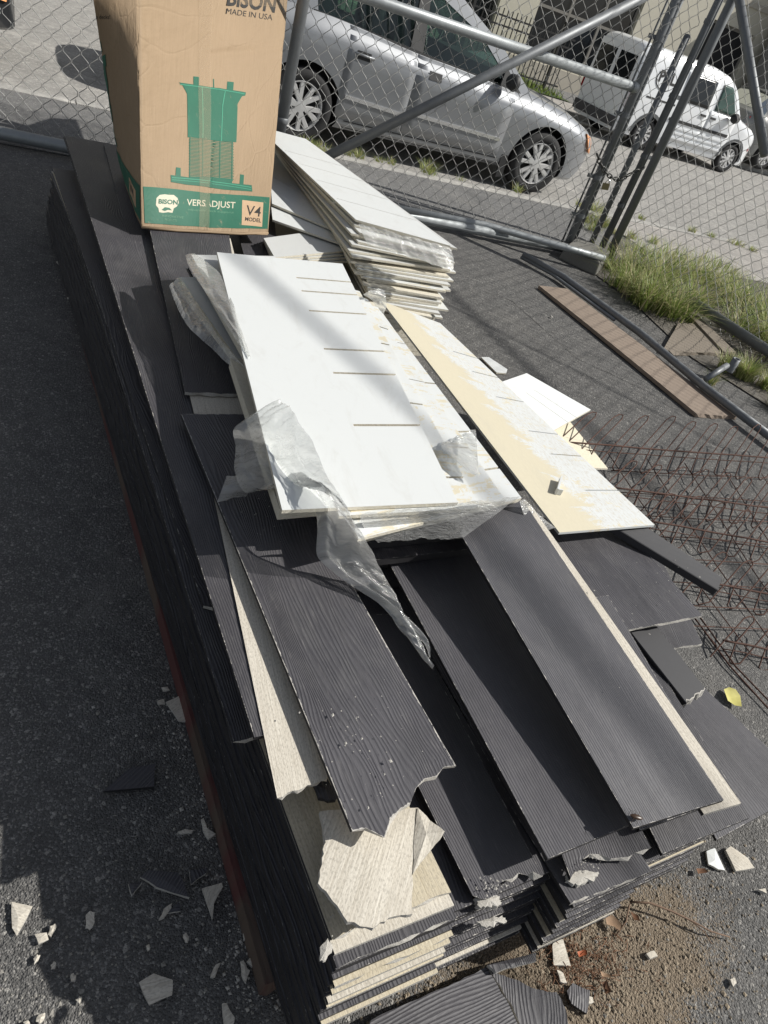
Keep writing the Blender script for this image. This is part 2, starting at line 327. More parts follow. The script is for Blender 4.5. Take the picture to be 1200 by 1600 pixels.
def glass_mat(name, tint, trans):
    m, ns, ls, bs = new_mat(name); out = ns['Material Output']; ns.remove(bs)
    tr = nd(ns, 'ShaderNodeBsdfTransparent', i_Color=(*tint, 1)); gl = nd(ns, 'ShaderNodeBsdfGlossy', i_Color=(.9, .95, .95, 1), i_Roughness=.03)
    fr = nd(ns, 'ShaderNodeFresnel', i_IOR=1.5)
    mx = ns.new('ShaderNodeMixShader'); ls.new(mth(ns, ls, 'MULTIPLY_ADD', fr.outputs[0], .8, .01), mx.inputs[0]); ls.new(tr.outputs[0], mx.inputs[1]); ls.new(gl.outputs[0], mx.inputs[2]); ls.new(mx.outputs[0], out.inputs[0]); return m
GLASS = glass_mat('car_glass', (.60, .72, .67), 1); DARKGLASS = simple('dark_window_glass', (.010, .012, .014), .08, 0, 4, .3, 0)
# ------------------------------------------------------------------ boards
def board(name, fl, fr, nr, nl, t, mats, sag=0.0, nL=10, nW=3, rag=0.0, ragfar=0.0, parent=None, warp=0.0, near_prof=None, seed=None, col=None):
    """board from its four top corners (far-left, far-right, near-right, near-left); mats = [top, edge, core, bottom]"""
    rnd = random.Random(seed if seed is not None else hash((round(fl.x, 3), round(nl.y, 3), round(fl.z, 4))) & 0xffff)
    if rag: nW = max(nW, 10)
    L = ((fl + fr) / 2 - (nl + nr) / 2).length; W = ((nl - nr).length + (fl - fr).length) / 2
    V = []; UV = []; EA_ = []; EB_ = []; ou, ov = rnd.uniform(0, 20), rnd.uniform(0, 20)
    down = Vector((0, 0, -t))
    for lay in (0, 1):
        for i in range(nL + 1):
            s = i / nL                                     # 0 far, 1 near
            for j in range(nW + 1):
                w = j / nW
                p = (fl * (1 - s) + nl * s) * (1 - w) + (fr * (1 - s) + nr * s) * w
                p = p + Vector((0, 0, -sag * math.sin(math.pi * s) + warp * math.sin(3.1 * s + 1.7 * w)))
                ax = ((nl + nr) / 2 - (fl + fr) / 2).normalized()
                if s == 1 and rag: p = p + ax * (near_prof(w) if near_prof else 0) + ax * rnd.uniform(-rag, rag) * (1 if lay == 0 else 1.6)
                if s == 0 and ragfar: p = p + ax * rnd.uniform(-ragfar, ragfar)
                V.append(p + (down if lay else Vector()))
                UV.append((s * L + ou, w * W + ov)); EA_.append((s * L, w * W)); EB_.append(((1 - s) * L, (1 - w) * W))
    F = []; FM = []; n1 = (nL + 1) * (nW + 1)
    def ix(l, i, j): return l * n1 + i * (nW + 1) + j
    for i in range(nL):
        for j in range(nW):
            F.append((ix(0, i, j), ix(0, i + 1, j), ix(0, i + 1, j + 1), ix(0, i, j + 1))); FM.append(0)
            F.append((ix(1, i, j), ix(1, i, j + 1), ix(1, i + 1, j + 1), ix(1, i + 1, j))); FM.append(3)
        F.append((ix(0, i, 0), ix(1, i, 0), ix(1, i + 1, 0), ix(0, i + 1, 0))); FM.append(1)
        F.append((ix(0, i, nW), ix(0, i + 1, nW), ix(1, i + 1, nW), ix(1, i, nW))); FM.append(1)
    for j in range(nW):
        F.append((ix(0, 0, j), ix(0, 0, j + 1), ix(1, 0, j + 1), ix(1, 0, j))); FM.append(2 if (ragfar or mats[0] in (BEIGE, BEIGE2)) else 1)
        F.append((ix(0, nL, j), ix(1, nL, j), ix(1, nL, j + 1), ix(0, nL, j + 1))); FM.append(2 if (rag or mats[0] in (BEIGE, BEIGE2)) else 1)
    return mesh_obj(name, V, F, mats, parent, {'UVMap': UV, 'ea': EA_, 'eb': EB_}, False, FM)
def dmats(i): return [DARK[i % 4], M_EDGE, M_CORE, BEIGE]
def bmats(w=0): return [BEIGE2 if w else BEIGE, M_EDGE, M_CORE, DARK[0]]
def PQ(q, z):                                              # four pixels (fl, fr, nr, nl) + heights -> four points
    if not isinstance(z, (tuple, list)): z = (z,) * 4
    return [P(u, v, zz) for (u, v), zz in zip(q, z)]
T = .0085
_o = 'first second third fourth fifth sixth seventh eighth ninth tenth eleventh twelfth thirteenth fourteenth fifteenth sixteenth seventeenth eighteenth nineteenth twentieth'.split()
def nth(i): return _o[i - 1] if i <= 20 else ('twenty-' + _o[i - 21] if i < 30 else 'thirtieth')
def poly_slab(name, pts, t, mats, parent=None, jag=0.0, seed=1, sub=1, uvdir=None, warp=0.0):
    """irregular flat piece: outline of top points, thickness down; optional broken edge"""
    rnd = random.Random(seed); out = []
    for i, p in enumerate(pts):
        q = pts[(i + 1) % len(pts)]; out.append(p)
        for k in range(1, sub):
            m = p.lerp(q, k / sub); e = (q - p).cross(Vector((0, 0, 1))).normalized(); out.append(m + e * rnd.uniform(-jag, jag))
    n = len(out); c = sum(out, Vector()) / n; d = uvdir or EA; e2 = Vector((d.y, -d.x, 0)); ou = rnd.uniform(0, 9)
    top = out + [c + Vector((0, 0, warp))]
    bot = [p + Vector((rnd.uniform(-jag, jag) * .7, rnd.uniform(-jag, jag) * .7, -t)) for p in out] + [c + Vector((0, 0, warp - t))]
    V = top + bot; F = []; FM = []
    for i in range(n):
        j = (i + 1) % n
        F.append((i, j, n)); FM.append(0); F.append((n + 1 + j, n + 1 + i, 2 * n + 1)); FM.append(2); F.append((j, i, n + 1 + i, n + 1 + j)); FM.append(1)
    # make sure top faces point up
    a, b2 = out[0] - c, out[1] - c
    if a.cross(b2).z < 0: F = [tuple(reversed(f)) for f in F]
    UV = [(p.dot(d) + ou, p.dot(e2) + ou) for p in V]; far = [(1, 1)] * len(V)
    return mesh_obj(name, V, F, mats, parent, {'UVMap': UV, 'ea': far, 'eb': far}, False, FM)
# ================================================================== SETTING
def sheet(name, pts, mat, z=None):
    pts = [Vector((p.x, p.y, p.z if z is None else z)) for p in pts]
    return struct(mesh_obj(name, pts, [tuple(range(len(pts)))], mat))
KW = 7.6
sheet('ground', [Vector((x * 300, y * 300, -.16)) for x, y in ((-1, -1), (1, -1), (1, 1), (-1, 1))], M_WALK)
sheet('yard_asphalt', [K(-40, -40), K(40, -40), K(40, -.15), K(-40, -.15)], M_YARD, 0)
sheet('sidewalk_asphalt', [K(-40, -1.38), K(2.9, -1.38), K(2.9, -.15), K(-40, -.15)], M_WALK, .004)
mb = MB()
for k in range(9):
    a0 = 2.9 + k * 1.5
    mb.quad_box([K(a0 + .006, -1.42, 0), K(a0 + 1.494, -1.42, 0), K(a0 + 1.494, -.16, 0), K(a0 + .006, -.16, 0), K(a0 + .006, -1.42, .012), K(a0 + 1.494, -1.42, .012), K(a0 + 1.494, -.16, .012), K(a0 + .006, -.16, .012)])
struct(mb.build('sidewalk_concrete', M_CONC))
soil_m = asphalt('soil_mat', .11, .22, scale=.9, tint=(1, .86, .66))
sheet('soil_strip', [P(905, 412, 0), P(985, 470, 0), P(1080, 560, 0), P(1230, 655, 0), P(1330, 560, 0), P(1230, 425, 0), P(1090, 392, 0), P(965, 372, 0)], soil_m, .008)
mb = MB()
for k in range(-14, 14):                                    # kerb stones
    a0 = k * 1.2 + .3; j = random.uniform(-.006, .006)
    mb.quad_box([K(a0 + .004, -.15, -.15), K(a0 + 1.196, -.15, -.15), K(a0 + 1.196, 0.01, -.15), K(a0 + .004, 0.01, -.15), K(a0 + .004, -.15, .012 + j), K(a0 + 1.196, -.15, .012 + j), K(a0 + 1.196, -.01, .010 + j), K(a0 + .004, -.01, .010 + j)])
struct(mb.build('kerb', M_KERB))
sheet('road', [K(-60, 0), K(80, 0), K(80, KW), K(-60, KW)], M_ROAD, -.10)
mb = MB()
for k in range(-8, 30):
    a0 = k * 1.5
    mb.quad_box([K(a0, KW, -.15), K(a0 + 1.49, KW, -.15), K(a0 + 1.49, KW + .16, -.15), K(a0, KW + .16, -.15), K(a0, KW, .01), K(a0 + 1.49, KW, .01), K(a0 + 1.49, KW + .16, .01), K(a0, KW + .16, .01)])
struct(mb.build('far_kerb', M_KERB))
sheet('far_sidewalk', [K(-60, KW + .16), K(80, KW + .16), K(80, 9.3), K(-60, 9.3)], M_CONC, 0)
lawn_m = simple('lawn_mat', (.055, .085, .02), .9, 0, 9, .5, .8, .02)
sheet('far_lawn', [K(-60, 9.3), K(9.2, 9.3), K(9.2, 12.4), K(-60, 12.4)], lawn_m, .02)
sheet('driveway', [K(9.2, 9.3), K(80, 9.3), K(80, 12.4), K(9.2, 12.4)], M_WALK, .004)
# ------------------------------------------------------------------ building across the road
NB = 11.6
wall_m = simple('cream_stucco', (.56, .53, .44), .9, 0, 3, .08, .3, .004); band_m = simple('stone_band', (.42, .39, .33), .85, 0, 5, .1, .2, .003)
grey_m = simple('grey_wall', (.22, .215, .21), .85, 0, 2, .15, .3, .004); frame_m = simple('window_frame_paint', (.20, .19, .17), .6)
shade_sheet = simple('painted_room_shade', (.012, .012, .014), .7, 0, 2, .5, 0)
bl = empty('cream_building', K(0, NB, 0)); tag(bl, 'cream stucco building with tall dark windows across the street', 'building')
inv = Vector(K(0, NB, 0))
def bpart(name, mb, m, parent=bl, sm=False):
    mb.v = [v - inv for v in mb.v]; return mb.build(name, m, parent, sm)
def sbox(mb, s0, s1, n0, n1, z0, z1, m=0): mb.quad_box([K(s0, n0, z0), K(s1, n0, z0), K(s1, n1, z0), K(s0, n1, z0), K(s0, n0, z1), K(s1, n0, z1), K(s1, n1, z1), K(s0, n1, z1)], m)
ops = []
_a = PK(770, 38, NB); _b = PK(845, 0, NB); _c = PK(987, 55, NB); _g0 = PK(1110, 60, NB); _g1 = PK(1181, 57, NB); _g1b = PK(1182, 160, NB); _cn = PK(1175, 12, NB)
ops = [(_a[0] - 7.4, _a[0] - 4.2, .55, 3.0), (_a[0] - 3.3, _a[0], .55, 3.0), (_b[0], _c[0], .55, 3.1), (_g0[0] - .15, _g1[0], .15, _g1[1])]
ops.append((_g1[0] + 6, _g1[0] + 9, .6, 3))
edges = [-40] + [x for o_ in ops for x in o_[:2]] + [70]
mb = MB()
for i in range(0, len(edges), 2): sbox(mb, edges[i], edges[i + 1], NB, NB + .3, -.1, 7.0)
for (s0, s1, z0, z1) in ops: sbox(mb, s0, s1, NB, NB + .3, -.1, z0); sbox(mb, s0, s1, NB, NB + .3, z1, 7.0)
bpart('wall', mb, wall_m)
mb = MB(); sbox(mb, -40, 70, NB - .05, NB, _cn[1], _cn[1] + .12); bpart('cornice', mb, band_m)
mb = MB(); sbox(mb, -40, 70, NB - .04, NB, -.05, .42); bpart('plinth', mb, band_m)
for i, (s0, s1, z0, z1) in enumerate(ops):
    mb = MB(); w = .07; nb = NB + .1
    sbox(mb, s0, s1, nb, nb + .08, z0, z0 + w); sbox(mb, s0, s1, nb, nb + .08, z1 - w, z1); sbox(mb, s0, s0 + w, nb, nb + .08, z0 + w, z1 - w); sbox(mb, s1 - w, s1, nb, nb + .08, z0 + w, z1 - w)
    nm_ = max(1, round((s1 - s0) / 1.1)) if i != 3 else 1
    for k in range(1, nm_):
        c_ = s0 + (s1 - s0) * k / nm_; sbox(mb, c_ - .035, c_ + .035, nb, nb + .08, z0 + w, z1 - w)
    if i != 3: sbox(mb, s0 + w, s1 - w, nb + .003, nb + .07, z0 + (z1 - z0) * .38, z0 + (z1 - z0) * .38 + .06)
    wf = bpart('window' if i != 3 else 'garage_opening', mb, frame_m)
    for k in range(nm_):
        x0 = s0 + (s1 - s0) * k / nm_; x1 = s0 + (s1 - s0) * (k + 1) / nm_
        mb = MB(); sbox(mb, x0 + .05, x1 - .05, nb + .03, nb + .04, z0 + .05, z1 - .05); bpart('pane', mb, DARKGLASS if i != 3 else shade_sheet, wf)  # garage: near-black sheet, the shade of the interior put into its colour
mb = MB(); sbox(mb, ops[3][0], ops[3][1] + .3, NB - .25, NB - .02, 1.05, 1.12); bpart('ledge', mb, wall_m)
mb = MB(); sbox(mb, ops[3][1] + .25, ops[3][1] + 7, NB - 1.2, NB - .3, -.1, 4.2); tag(mb.build('grey_annex', grey_m), 'grey masonry annex wall beside the dark garage opening', 'wall')
# window blinds seen as pale vertical slats in the leftmost window
# ------------------------------------------------------------------ iron picket fence
pf = empty('picket_fence', K(0, 9.75, 0)); tag(pf, 'black iron picket fence in front of the lawn across the street', 'fence')
inv = K(0, 9.75, 0); iron = simple('black_iron', (.02, .02, .02), .5)
mb = MB(); s = -9.0
for zr in (.18, .95, 1.12): mb.box(K(-9, 9.74, zr), KS * 18, KN * .03, Vector((0, 0, .035)))
bpart('rail', mb, iron, pf)
base_p = None
for k in range(150):
    s = -9 + k * .12
    if base_p is None:
        mb = MB(); mb.box(Vector((0, 0, .03)), Vector((.018, 0, 0)), Vector((0, .018, 0)), Vector((0, 0, 1.24))); base_p = mb.build('picket', iron, pf); o = base_p
    else: o = base_p.copy(); COL.objects.link(o)
    o.parent = pf; o.location = K(s, 9.745, 0) - inv; o.rotation_euler = (0, 0, AZK)
for k in range(8):
    mb = MB(); mb.box(Vector((0, 0, 0)), Vector((.06, 0, 0)), Vector((0, .06, 0)), Vector((0, 0, 1.36))); mb.box(Vector((-.015, -.015, 1.36)), Vector((.09, 0, 0)), Vector((0, .09, 0)), Vector((0, 0, .05)))
    o = mb.build('post', iron, pf); o.location = K(-8.2 + k * 2.4, 9.73, 0) - inv; o.rotation_euler = (0, 0, AZK)
# ------------------------------------------------------------------ vehicles
def lerp_tab(tab, x):
    if x >= tab[0][0]: return tab[0][1]
    for (x0, v0), (x1, v1) in zip(tab, tab[1:]):
        if x >= x1:
            t = (x - x0) / (x1 - x0); t = t * t * (3 - 2 * t) * .5 + t * .5; return v0 + (v1 - v0) * t
    return tab[-1][1]
def loft(name, xs, half, mats, parent, mat_fn=None):
    V = []; F = []; FM = []; m = None
    for x in xs:
        h = half(x); m = len(h)
        for y, z in h: V.append(Vector((x, -y, z)))
        for y, z in reversed(h[1:-1]): V.append(Vector((x, y, z)))
    r = 2 * m - 2
    for i in range(len(xs) - 1):
        for j in range(r):
            j2 = (j + 1) % r; F.append((i * r + j, (i + 1) * r + j, (i + 1) * r + j2, i * r + j2))
            FM.append(mat_fn((xs[i] + xs[i + 1]) / 2, min(j, 2 * m - 3 - j)) if mat_fn else 0)
    F.append(tuple(range(r))); FM.append(0); F.append(tuple((len(xs) - 1) * r + j for j in range(r - 1, -1, -1))); FM.append(0)
    o = mesh_obj(name, V, F, mats, parent, None, True, FM)
    return o
def cut_arches(o, cx, z, r, W):
    mb = MB()
    for x in cx:
        for sgn in (-1, 1):
            mb.lathe(Vector((x, sgn * (W - .26), z)), Vector((0, sgn, 0)), [(r, 0), (r, .6)], 40)
            nb_ = len(mb.v); mb.f += [tuple(range(nb_ - 80, nb_ - 40))[::-1], tuple(range(nb_ - 40, nb_))]; mb.m += [0, 0]
    c = mb.build('wheel_arch_cutter', [BLACKRUB], o.parent); bm = bmesh.new(); bm.from_mesh(c.data); bmesh.ops.recalc_face_normals(bm, faces=bm.faces); bm.to_mesh(c.data); bm.free()
    bm = bmesh.new(); bm.from_mesh(o.data); bmesh.ops.recalc_face_normals(bm, faces=bm.faces); bm.to_mesh(o.data); bm.free()
    md = o.modifiers.new('cut', 'BOOLEAN'); md.object = c; md.operation = 'DIFFERENCE'; md.solver = 'EXACT'
    try: md.material_mode = 'TRANSFER'
    except Exception: pass
    bpy.context.view_layer.update()
    dg = bpy.context.evaluated_depsgraph_get(); me = bpy.data.meshes.new_from_object(o.evaluated_get(dg)); o.modifiers.clear(); o.data = me
    bpy.data.objects.remove(c)
    bm = bmesh.new(); bm.from_mesh(me)
    for e in bm.edges:
        if len(e.link_faces) == 2 and e.calc_face_angle(0) > .6: e.smooth = False
    bm.to_mesh(me); bm.free()
TYRE = simple('tyre_rubber', (.015, .015, .016), .8, 0, 60, .2, .3); ALLOY = simple('alloy_rim', (.62, .62, .62), .38, .35, 30, .1, 0)
LAMPR = simple('red_lamp', (.45, .015, .02), .2, 0, 5, .1, 0); LAMPO = simple('amber_lamp', (.75, .33, .14), .2, 0, 20, .2, 0); PLBLK = simple('black_trim_plastic', (.02, .02, .021), .6)
GLINT_CHROME = simple('glint_chrome', (.75, .75, .75), .22, .7, 5, .05, 0)
def wheel(parent, x, y, r, w, side, spokes=6):
    wh = MB(); ax = Vector((0, side, 0)); o = Vector((x, y, r))
    wh.lathe(o, ax, [(r * .62, -w * .9), (r * .9, -w), (r, -w * .8), (r, -w * .2), (r * .94, 0), (r * .70, .004), (r * .665, -.01), (r * .64, -.02)], 40)
    t = wh.build('wheel', TYRE, parent, True)
    rm = MB(); rm.lathe(o, ax, [(r * .67, -.012), (r * .64, .004), (r * .60, -.02), (r * .58, -.09)], 40)
    xx = Vector((1, 0, 0)); zz = Vector((0, 0, 1))
    for k in range(spokes):
        a = 2 * math.pi * k / spokes + .3
        for da in (-.10, .10):
            dv = xx * math.cos(a) + zz * math.sin(a); pv = xx * -math.sin(a) + zz * math.cos(a)
            b0 = o + dv * r * .12 + pv * (da * r * .7) + ax * -.022; b1 = o + dv * r * .62 + pv * (da * r * 1.9) + ax * -.016
            hw = r * .075
            rm.quad_box([b0 - pv * hw, b0 + pv * hw, b1 + pv * hw, b1 - pv * hw, b0 - pv * hw * .7 + ax * .024, b0 + pv * hw * .7 + ax * .024, b1 + pv * hw * .7 + ax * .016, b1 - pv * hw * .7 + ax * .016])
    rm.lathe(o, ax, [(.001, .004), (r * .16, .002), (r * .2, -.03)], 20)
    rm.build('rim', ALLOY, t, False)
    dk = MB(); dk.lathe(o, ax, [(.001, -.07), (r * .62, -.07)], 24); dk.build('brake_disc', PLBLK, t)
def patch(name, outline, yfun, mat, parent, off=.004, th=.012, side=-1, smooth=False):
    """thin panel lying on the body side: outline of (x, z), y from yfun"""
    n = len(outline); V = [Vector((x, side * (yfun(x, z) + off), z)) for x, z in outline] + [Vector((x, side * (yfun(x, z) + off - th), z)) for x, z in outline]
    F = [tuple(range(n)), tuple(range(2 * n - 1, n - 1, -1))] + [(i, n + i, n + (i + 1) % n, (i + 1) % n) for i in range(n)]
    return mesh_obj(name, V, F, mat, parent)
def shell(name, xa, xb, za, zb, yfun, mat, parent, off=.004, side=-1, nx=10, nz=8):
    """grid door skin following the body; za/zb are functions of x"""
    V = []
    for lay in (off, off - .012):
        for i in range(nx + 1):
            x = xa + (xb - xa) * i / nx
            for j in range(nz + 1):
                z = za(x) + (zb(x) - za(x)) * j / nz; V.append(Vector((x, side * (yfun(x, z) + lay), z)))
    n1 = (nx + 1) * (nz + 1); F = []
    for i in range(nx):
        for j in range(nz):
            a = i * (nz + 1) + j; F.append((a, a + 1, a + nz + 2, a + nz + 1))
    rim = [i * (nz + 1) for i in range(nx + 1)] + [nx * (nz + 1) + j for j in range(1, nz + 1)] + [i * (nz + 1) + nz for i in range(nx - 1, -1, -1)] + [j for j in range(nz - 1, 0, -1)]
    for a, b in zip(rim, rim[1:] + rim[:1]): F.append((a, b, n1 + b, n1 + a))
    o = mesh_obj(name, V, F, mat, parent, None, True)
    for p in o.data.polygons[nx * nz:]: p.use_smooth = False
    return o
def make_car(name, paint, label, cat, loc, rz):
    car = empty(name, loc, rz); tag(car, label, cat)
    ZB = [(.84, .55), (.78, .64), (.55, .735), (.2, .81), (-.3, .88), (-1.5, .95), (-2.6, 1.04), (-3.3, 1.06), (-3.58, .98), (-3.66, .8)]
    WT = [(.84, .50), (.80, .62), (.66, .76), (.40, .85), (0, .885), (-2.7, .885), (-3.2, .85), (-3.5, .76), (-3.66, .60)]
    zb = lambda x: lerp_tab(ZB, x); wt = lambda x: lerp_tab(WT, x)
    zl = lambda x: .20 + (.10 if x > .6 or x < -3.3 else 0)
    PR = [(0, .90), (.06, .955), (.25, .98), (.45, .99), (.70, 1.0), (.82, .995), (.87, .98), (.94, .94), (1.0, .89)]
    def prof(f):
        for (a, b), (c, d) in zip(PR, PR[1:]):
            if f <= c: return b + (d - b) * (f - a) / (c - a)
        return PR[-1][1]
    yf = lambda x, z: wt(x) * prof(max(0, min(1, (z - zl(x)) / (zb(x) - zl(x)))))
    def half(x):
        w = wt(x); b = zb(x); l = zl(x); h = [(0, l - .01), (w * .6, l - .01)]
        for f, _ in PR: h.append((w * prof(f), l + (b - l) * f))
        cab = -3.0 < x < -.55
        c = -.05 if cab else .065 * min(1, max(0, (.86 - x) / .5))
        h += [(w * .83, b + c * .35), (w * .6, b + c * .8), (w * .3, b + c), (0, b + c)]; return h
    xs = [.84, .83, .81, .78, .74, .69] + [.6 - i * .1 for i in range(40)] + [-3.42, -3.5, -3.56, -3.6, -3.64, -3.66]
    body = loft('body', xs, half, [paint, BLACKRUB, PLBLK], car, lambda x, j: 2 if (-3.0 < x < -.5 and j >= 10) else 0)
    cut_arches(body, (0, -2.69), .31, .375, .9)
    dz = lambda x: .30
    d1 = shell('front_door', -.52, -1.66, dz, lambda x: zb(x) - .004, yf, paint, car)
    d2 = shell('rear_door', -1.67, -2.36, dz, lambda x: zb(x) - .004, yf, paint, car)
    for d, xh in ((d1, -1.45), (d2, -2.2)):
        mb = MB(); y = -(yf(xh, .9) + .03)
        mb.tube([(xh - .10, y + .03, .835), (xh - .09, y, .84), (xh + .09, y, .83), (xh + .10, y + .03, .825)], .011, 8); mb.build('handle', paint, d, True)
        patch('handle_cup', [(xh - .075, .80), (xh + .06, .795), (xh + .06, .86), (xh - .075, .865)], yf, PLBLK, d, .007, .004)
    for d, a, b in ((d1, -.56, -1.62), (d2, -1.72, -2.3)):
        patch('moulding', [(a, .44), (b, .47), (b, .50), (a, .47)], yf, GLINT_CHROME, d, .014, .012)  # pale bright metal stands in for the sun glint on the strip
    patch('sill_trim', [(-.5, .215), (-2.25, .215), (-2.25, .285), (-.5, .285)], yf, PLBLK, car, .004, .01)
    # greenhouse
    def gy(x, z):
        b = zb(x); t = max(0, min(1, (z - b) / (1.47 - b))); return wt(x) * .885 * (1 - t) + .60 * t
    def both(name, outl, mat, th=.03, off=0.0):
        patch(name, outl, gy, mat, car, off, th, -1); patch(name, outl, gy, mat, car, off, th, 1)
    b_ = lambda x: zb(x) - .01
    both('a_pillar', [(-.26, b_(-.3)), (-.50, b_(-.5)), (-1.0, 1.235), (-1.46, 1.405), (-1.28, 1.465), (-.74, 1.20)], paint)
    both('roof_rail', [(-1.28, 1.465), (-1.46, 1.405), (-2.45, 1.40), (-2.9, 1.36), (-3.0, 1.41), (-2.2, 1.475)], paint)
    both('b_pillar', [(-1.60, b_(-1.6)), (-1.74, b_(-1.74)), (-1.70, 1.40), (-1.60, 1.40)], PLBLK)
    both('c_pillar', [(-2.50, 1.385), (-2.68, 1.15), (-2.66, b_(-2.66)), (-3.32, b_(-3.3)), (-2.95, 1.38)], paint)
    both('side_window', [(-.50, b_(-.5)), (-1.60, b_(-1.6)), (-1.60, 1.40), (-1.46, 1.40), (-1.0, 1.25)], GLASS, .006, -.012)
    both('side_window', [(-1.74, b_(-1.74)), (-2.66, b_(-2.66)), (-2.68, 1.15), (-2.50, 1.39), (-1.70, 1.40)], GLASS, .006, -.012)
    both('belt_trim', [(-.46, b_(-.46)), (-2.7, b_(-2.7)), (-2.7, b_(-2.7) + .02), (-.46, b_(-.46) + .02)], PLBLK, .01, .006)
    roof = [(-.30 - 1.0, 0)]
    V = []; F = []; nx = 10; ny = 10
    for i in range(nx + 1):
        x = -1.30 - 1.72 * i / nx
        for j in range(ny + 1):
            t = -1 + 2 * j / ny; ze = 1.468 - .06 * max(0, (-x - 2.4) / .6) ** 1.5; V.append(Vector((x - (.05 * (t * t) if i == 0 else 0), t * .60, ze + .055 * (1 - t * t))))
    for i in range(nx):
        for j in range(ny): a = i * (ny + 1) + j; F.append((a, a + ny + 1, a + ny + 2, a + 1))
    ro = mesh_obj('roof', V, F, paint, car, None, True); sm = ro.modifiers.new('thick', 'SOLIDIFY'); sm.thickness = .02
    def screen(name, x0, z0, w0, x1, z1, w1, mat):
        V = []; n = 8
        for i in range(5):
            s = i / 4
            for j in range(n + 1):
                t = -1 + 2 * j / n; V.append(Vector((x0 + (x1 - x0) * s + (.16 if x0 > x1 else -.1) * (1 - t * t) * (1 - s), t * (w0 + (w1 - w0) * s), z0 + (z1 - z0) * s + .05 * (1 - t * t) * s)))
        mesh_obj(name, V, [(i * (n + 1) + j, i * (n + 1) + j + 1, (i + 1) * (n + 1) + j + 1, (i + 1) * (n + 1) + j) for i in range(4) for j in range(n)], mat, car, None, True)
    screen('windshield', -.33, .89, .76, -1.30, 1.465, .58, GLASS); screen('rear_window', -3.3, 1.06, .74, -3.0, 1.40, .58, GLASS)
    seatm = simple('grey_seat_fabric', (.06, .065, .07), .9)
    for x in (-1.62, -2.55):
        for y in (-.37, .37):
            mb = MB(); mb.lathe(Vector((x, y, .75)), Vector((-.12, 0, 1)), [(.001, 0), (.22, .02), (.23, .3), (.19, .50), (.10, .54), (.001, .545)], 16)
            mb.lathe(Vector((x - .07, y, 1.26)), Vector((-.1, 0, 1)), [(.001, 0), (.10, .02), (.12, .1), (.08, .17), (.001, .18)], 12)
            o = mb.build('seat', seatm, car, True)
    mb = MB(); mb.lathe(Vector((-1.02, .37, 1.02)), Vector((-.8, 0, .55)), [(.165, -.012), (.18, 0), (.165, .012), (.165, -.012)], 24); mb.build('steering_wheel', PLBLK, car, True)
    mb = MB(); mb.quad_box([(-.5, -.7, .8), (-.85, -.7, .8), (-.85, .7, .8), (-.5, .7, .8), (-.45, -.68, 1.0), (-.95, -.70, 1.02), (-.95, .70, 1.02), (-.45, .68, 1.0)]); mb.build('dashboard', PLBLK, car)
    mb = MB(); mb.lathe(Vector((-.66, -.82, .97)), Vector((0, -1, 0)), [(.001, -.02), (.04, 0), (.07, .05), (.075, .13), (.05, .17), (.001, .175)], 14)
    mb.v = [Vector((v.x * .75 + -.62 * .25, v.y, v.z)) for v in mb.v]; mb.build('wing_mirror', PLBLK, car, True)  # mirror's black colour stands in for the shade on it
    patch('quarter_panel', [(-.44, .885), (-.70, .90), (-.66, 1.06)], gy, PLBLK, car, .006, .02)
    for sgn in (-1, 1):
        patch('headlight', [(.68, .53), (.79, .50), (.80, .60), (.72, .66), (.56, .70), (.60, .62)], yf, LAMPO, car, .028, .05, sgn)
        patch('tail_lamp', [(-3.35, .80), (-3.6, .78), (-3.58, .95), (-3.4, 1.02)], yf, LAMPR, car, .006, .03, sgn)
        patch('mud_flap', [(-.36, .12), (-.44, .10), (-.46, .38), (-.38, .40)], lambda x, z: .84, PLBLK, car, .02, .02, sgn)
    patch('bumper_seam', [(.42, .52), (.80, .50), (.80, .506), (.42, .527)], yf, PLBLK, car, .002, .01)
    mb = MB(); mb.box(Vector((.80, -.36, .30)), Vector((.045, 0, 0)), Vector((0, .72, 0)), Vector((0, 0, .14))); mb.build('grille', PLBLK, car)
    for x in (0, -2.69):
        wheel(car, x, -.868, .315, .2, -1); wheel(car, x, .868, .315, .2, 1)
    return car
SILVER = simple('silver_paint', (.25, .26, .275), .46, .45, 200, .06, 0, 0, 1.0)
w_f = P(820, 303, -.1); w_r = P(462, 225, -.1); dv = (w_f - w_r); caz = math.atan2(dv.y, dv.x)
Cl = Vector((-math.sin(caz), math.cos(caz), 0))
make_car('silver_car', SILVER, 'silver hatchback car parked at the kerb directly behind the chain link fence', 'car', Vector((w_f.x, w_f.y, -.1)) + Cl * .868, caz)
DKP = simple('dark_grey_paint', (.035, .037, .04), .3, .4, 200, .06, 0, 0, 1.0)
q_ = P(26, 18, .35)
make_car('dark_car', DKP, 'dark car at the top left corner with only its bumper showing', 'car', Vector((q_.x, q_.y, -.1)) + Cl * .62 - KS * .86, AZK)
GRP = simple('grey_paint', (.20, .205, .20), .4, .3, 200, .06, 0, 0, .6)
g_ = P(1192, 272, 0)
make_car('grey_car', GRP, 'light grey car parked beyond the white van at the right edge', 'car', Vector((g_.x, g_.y, 0)) + KN * 1.4 + KS * 3.1, AZK)
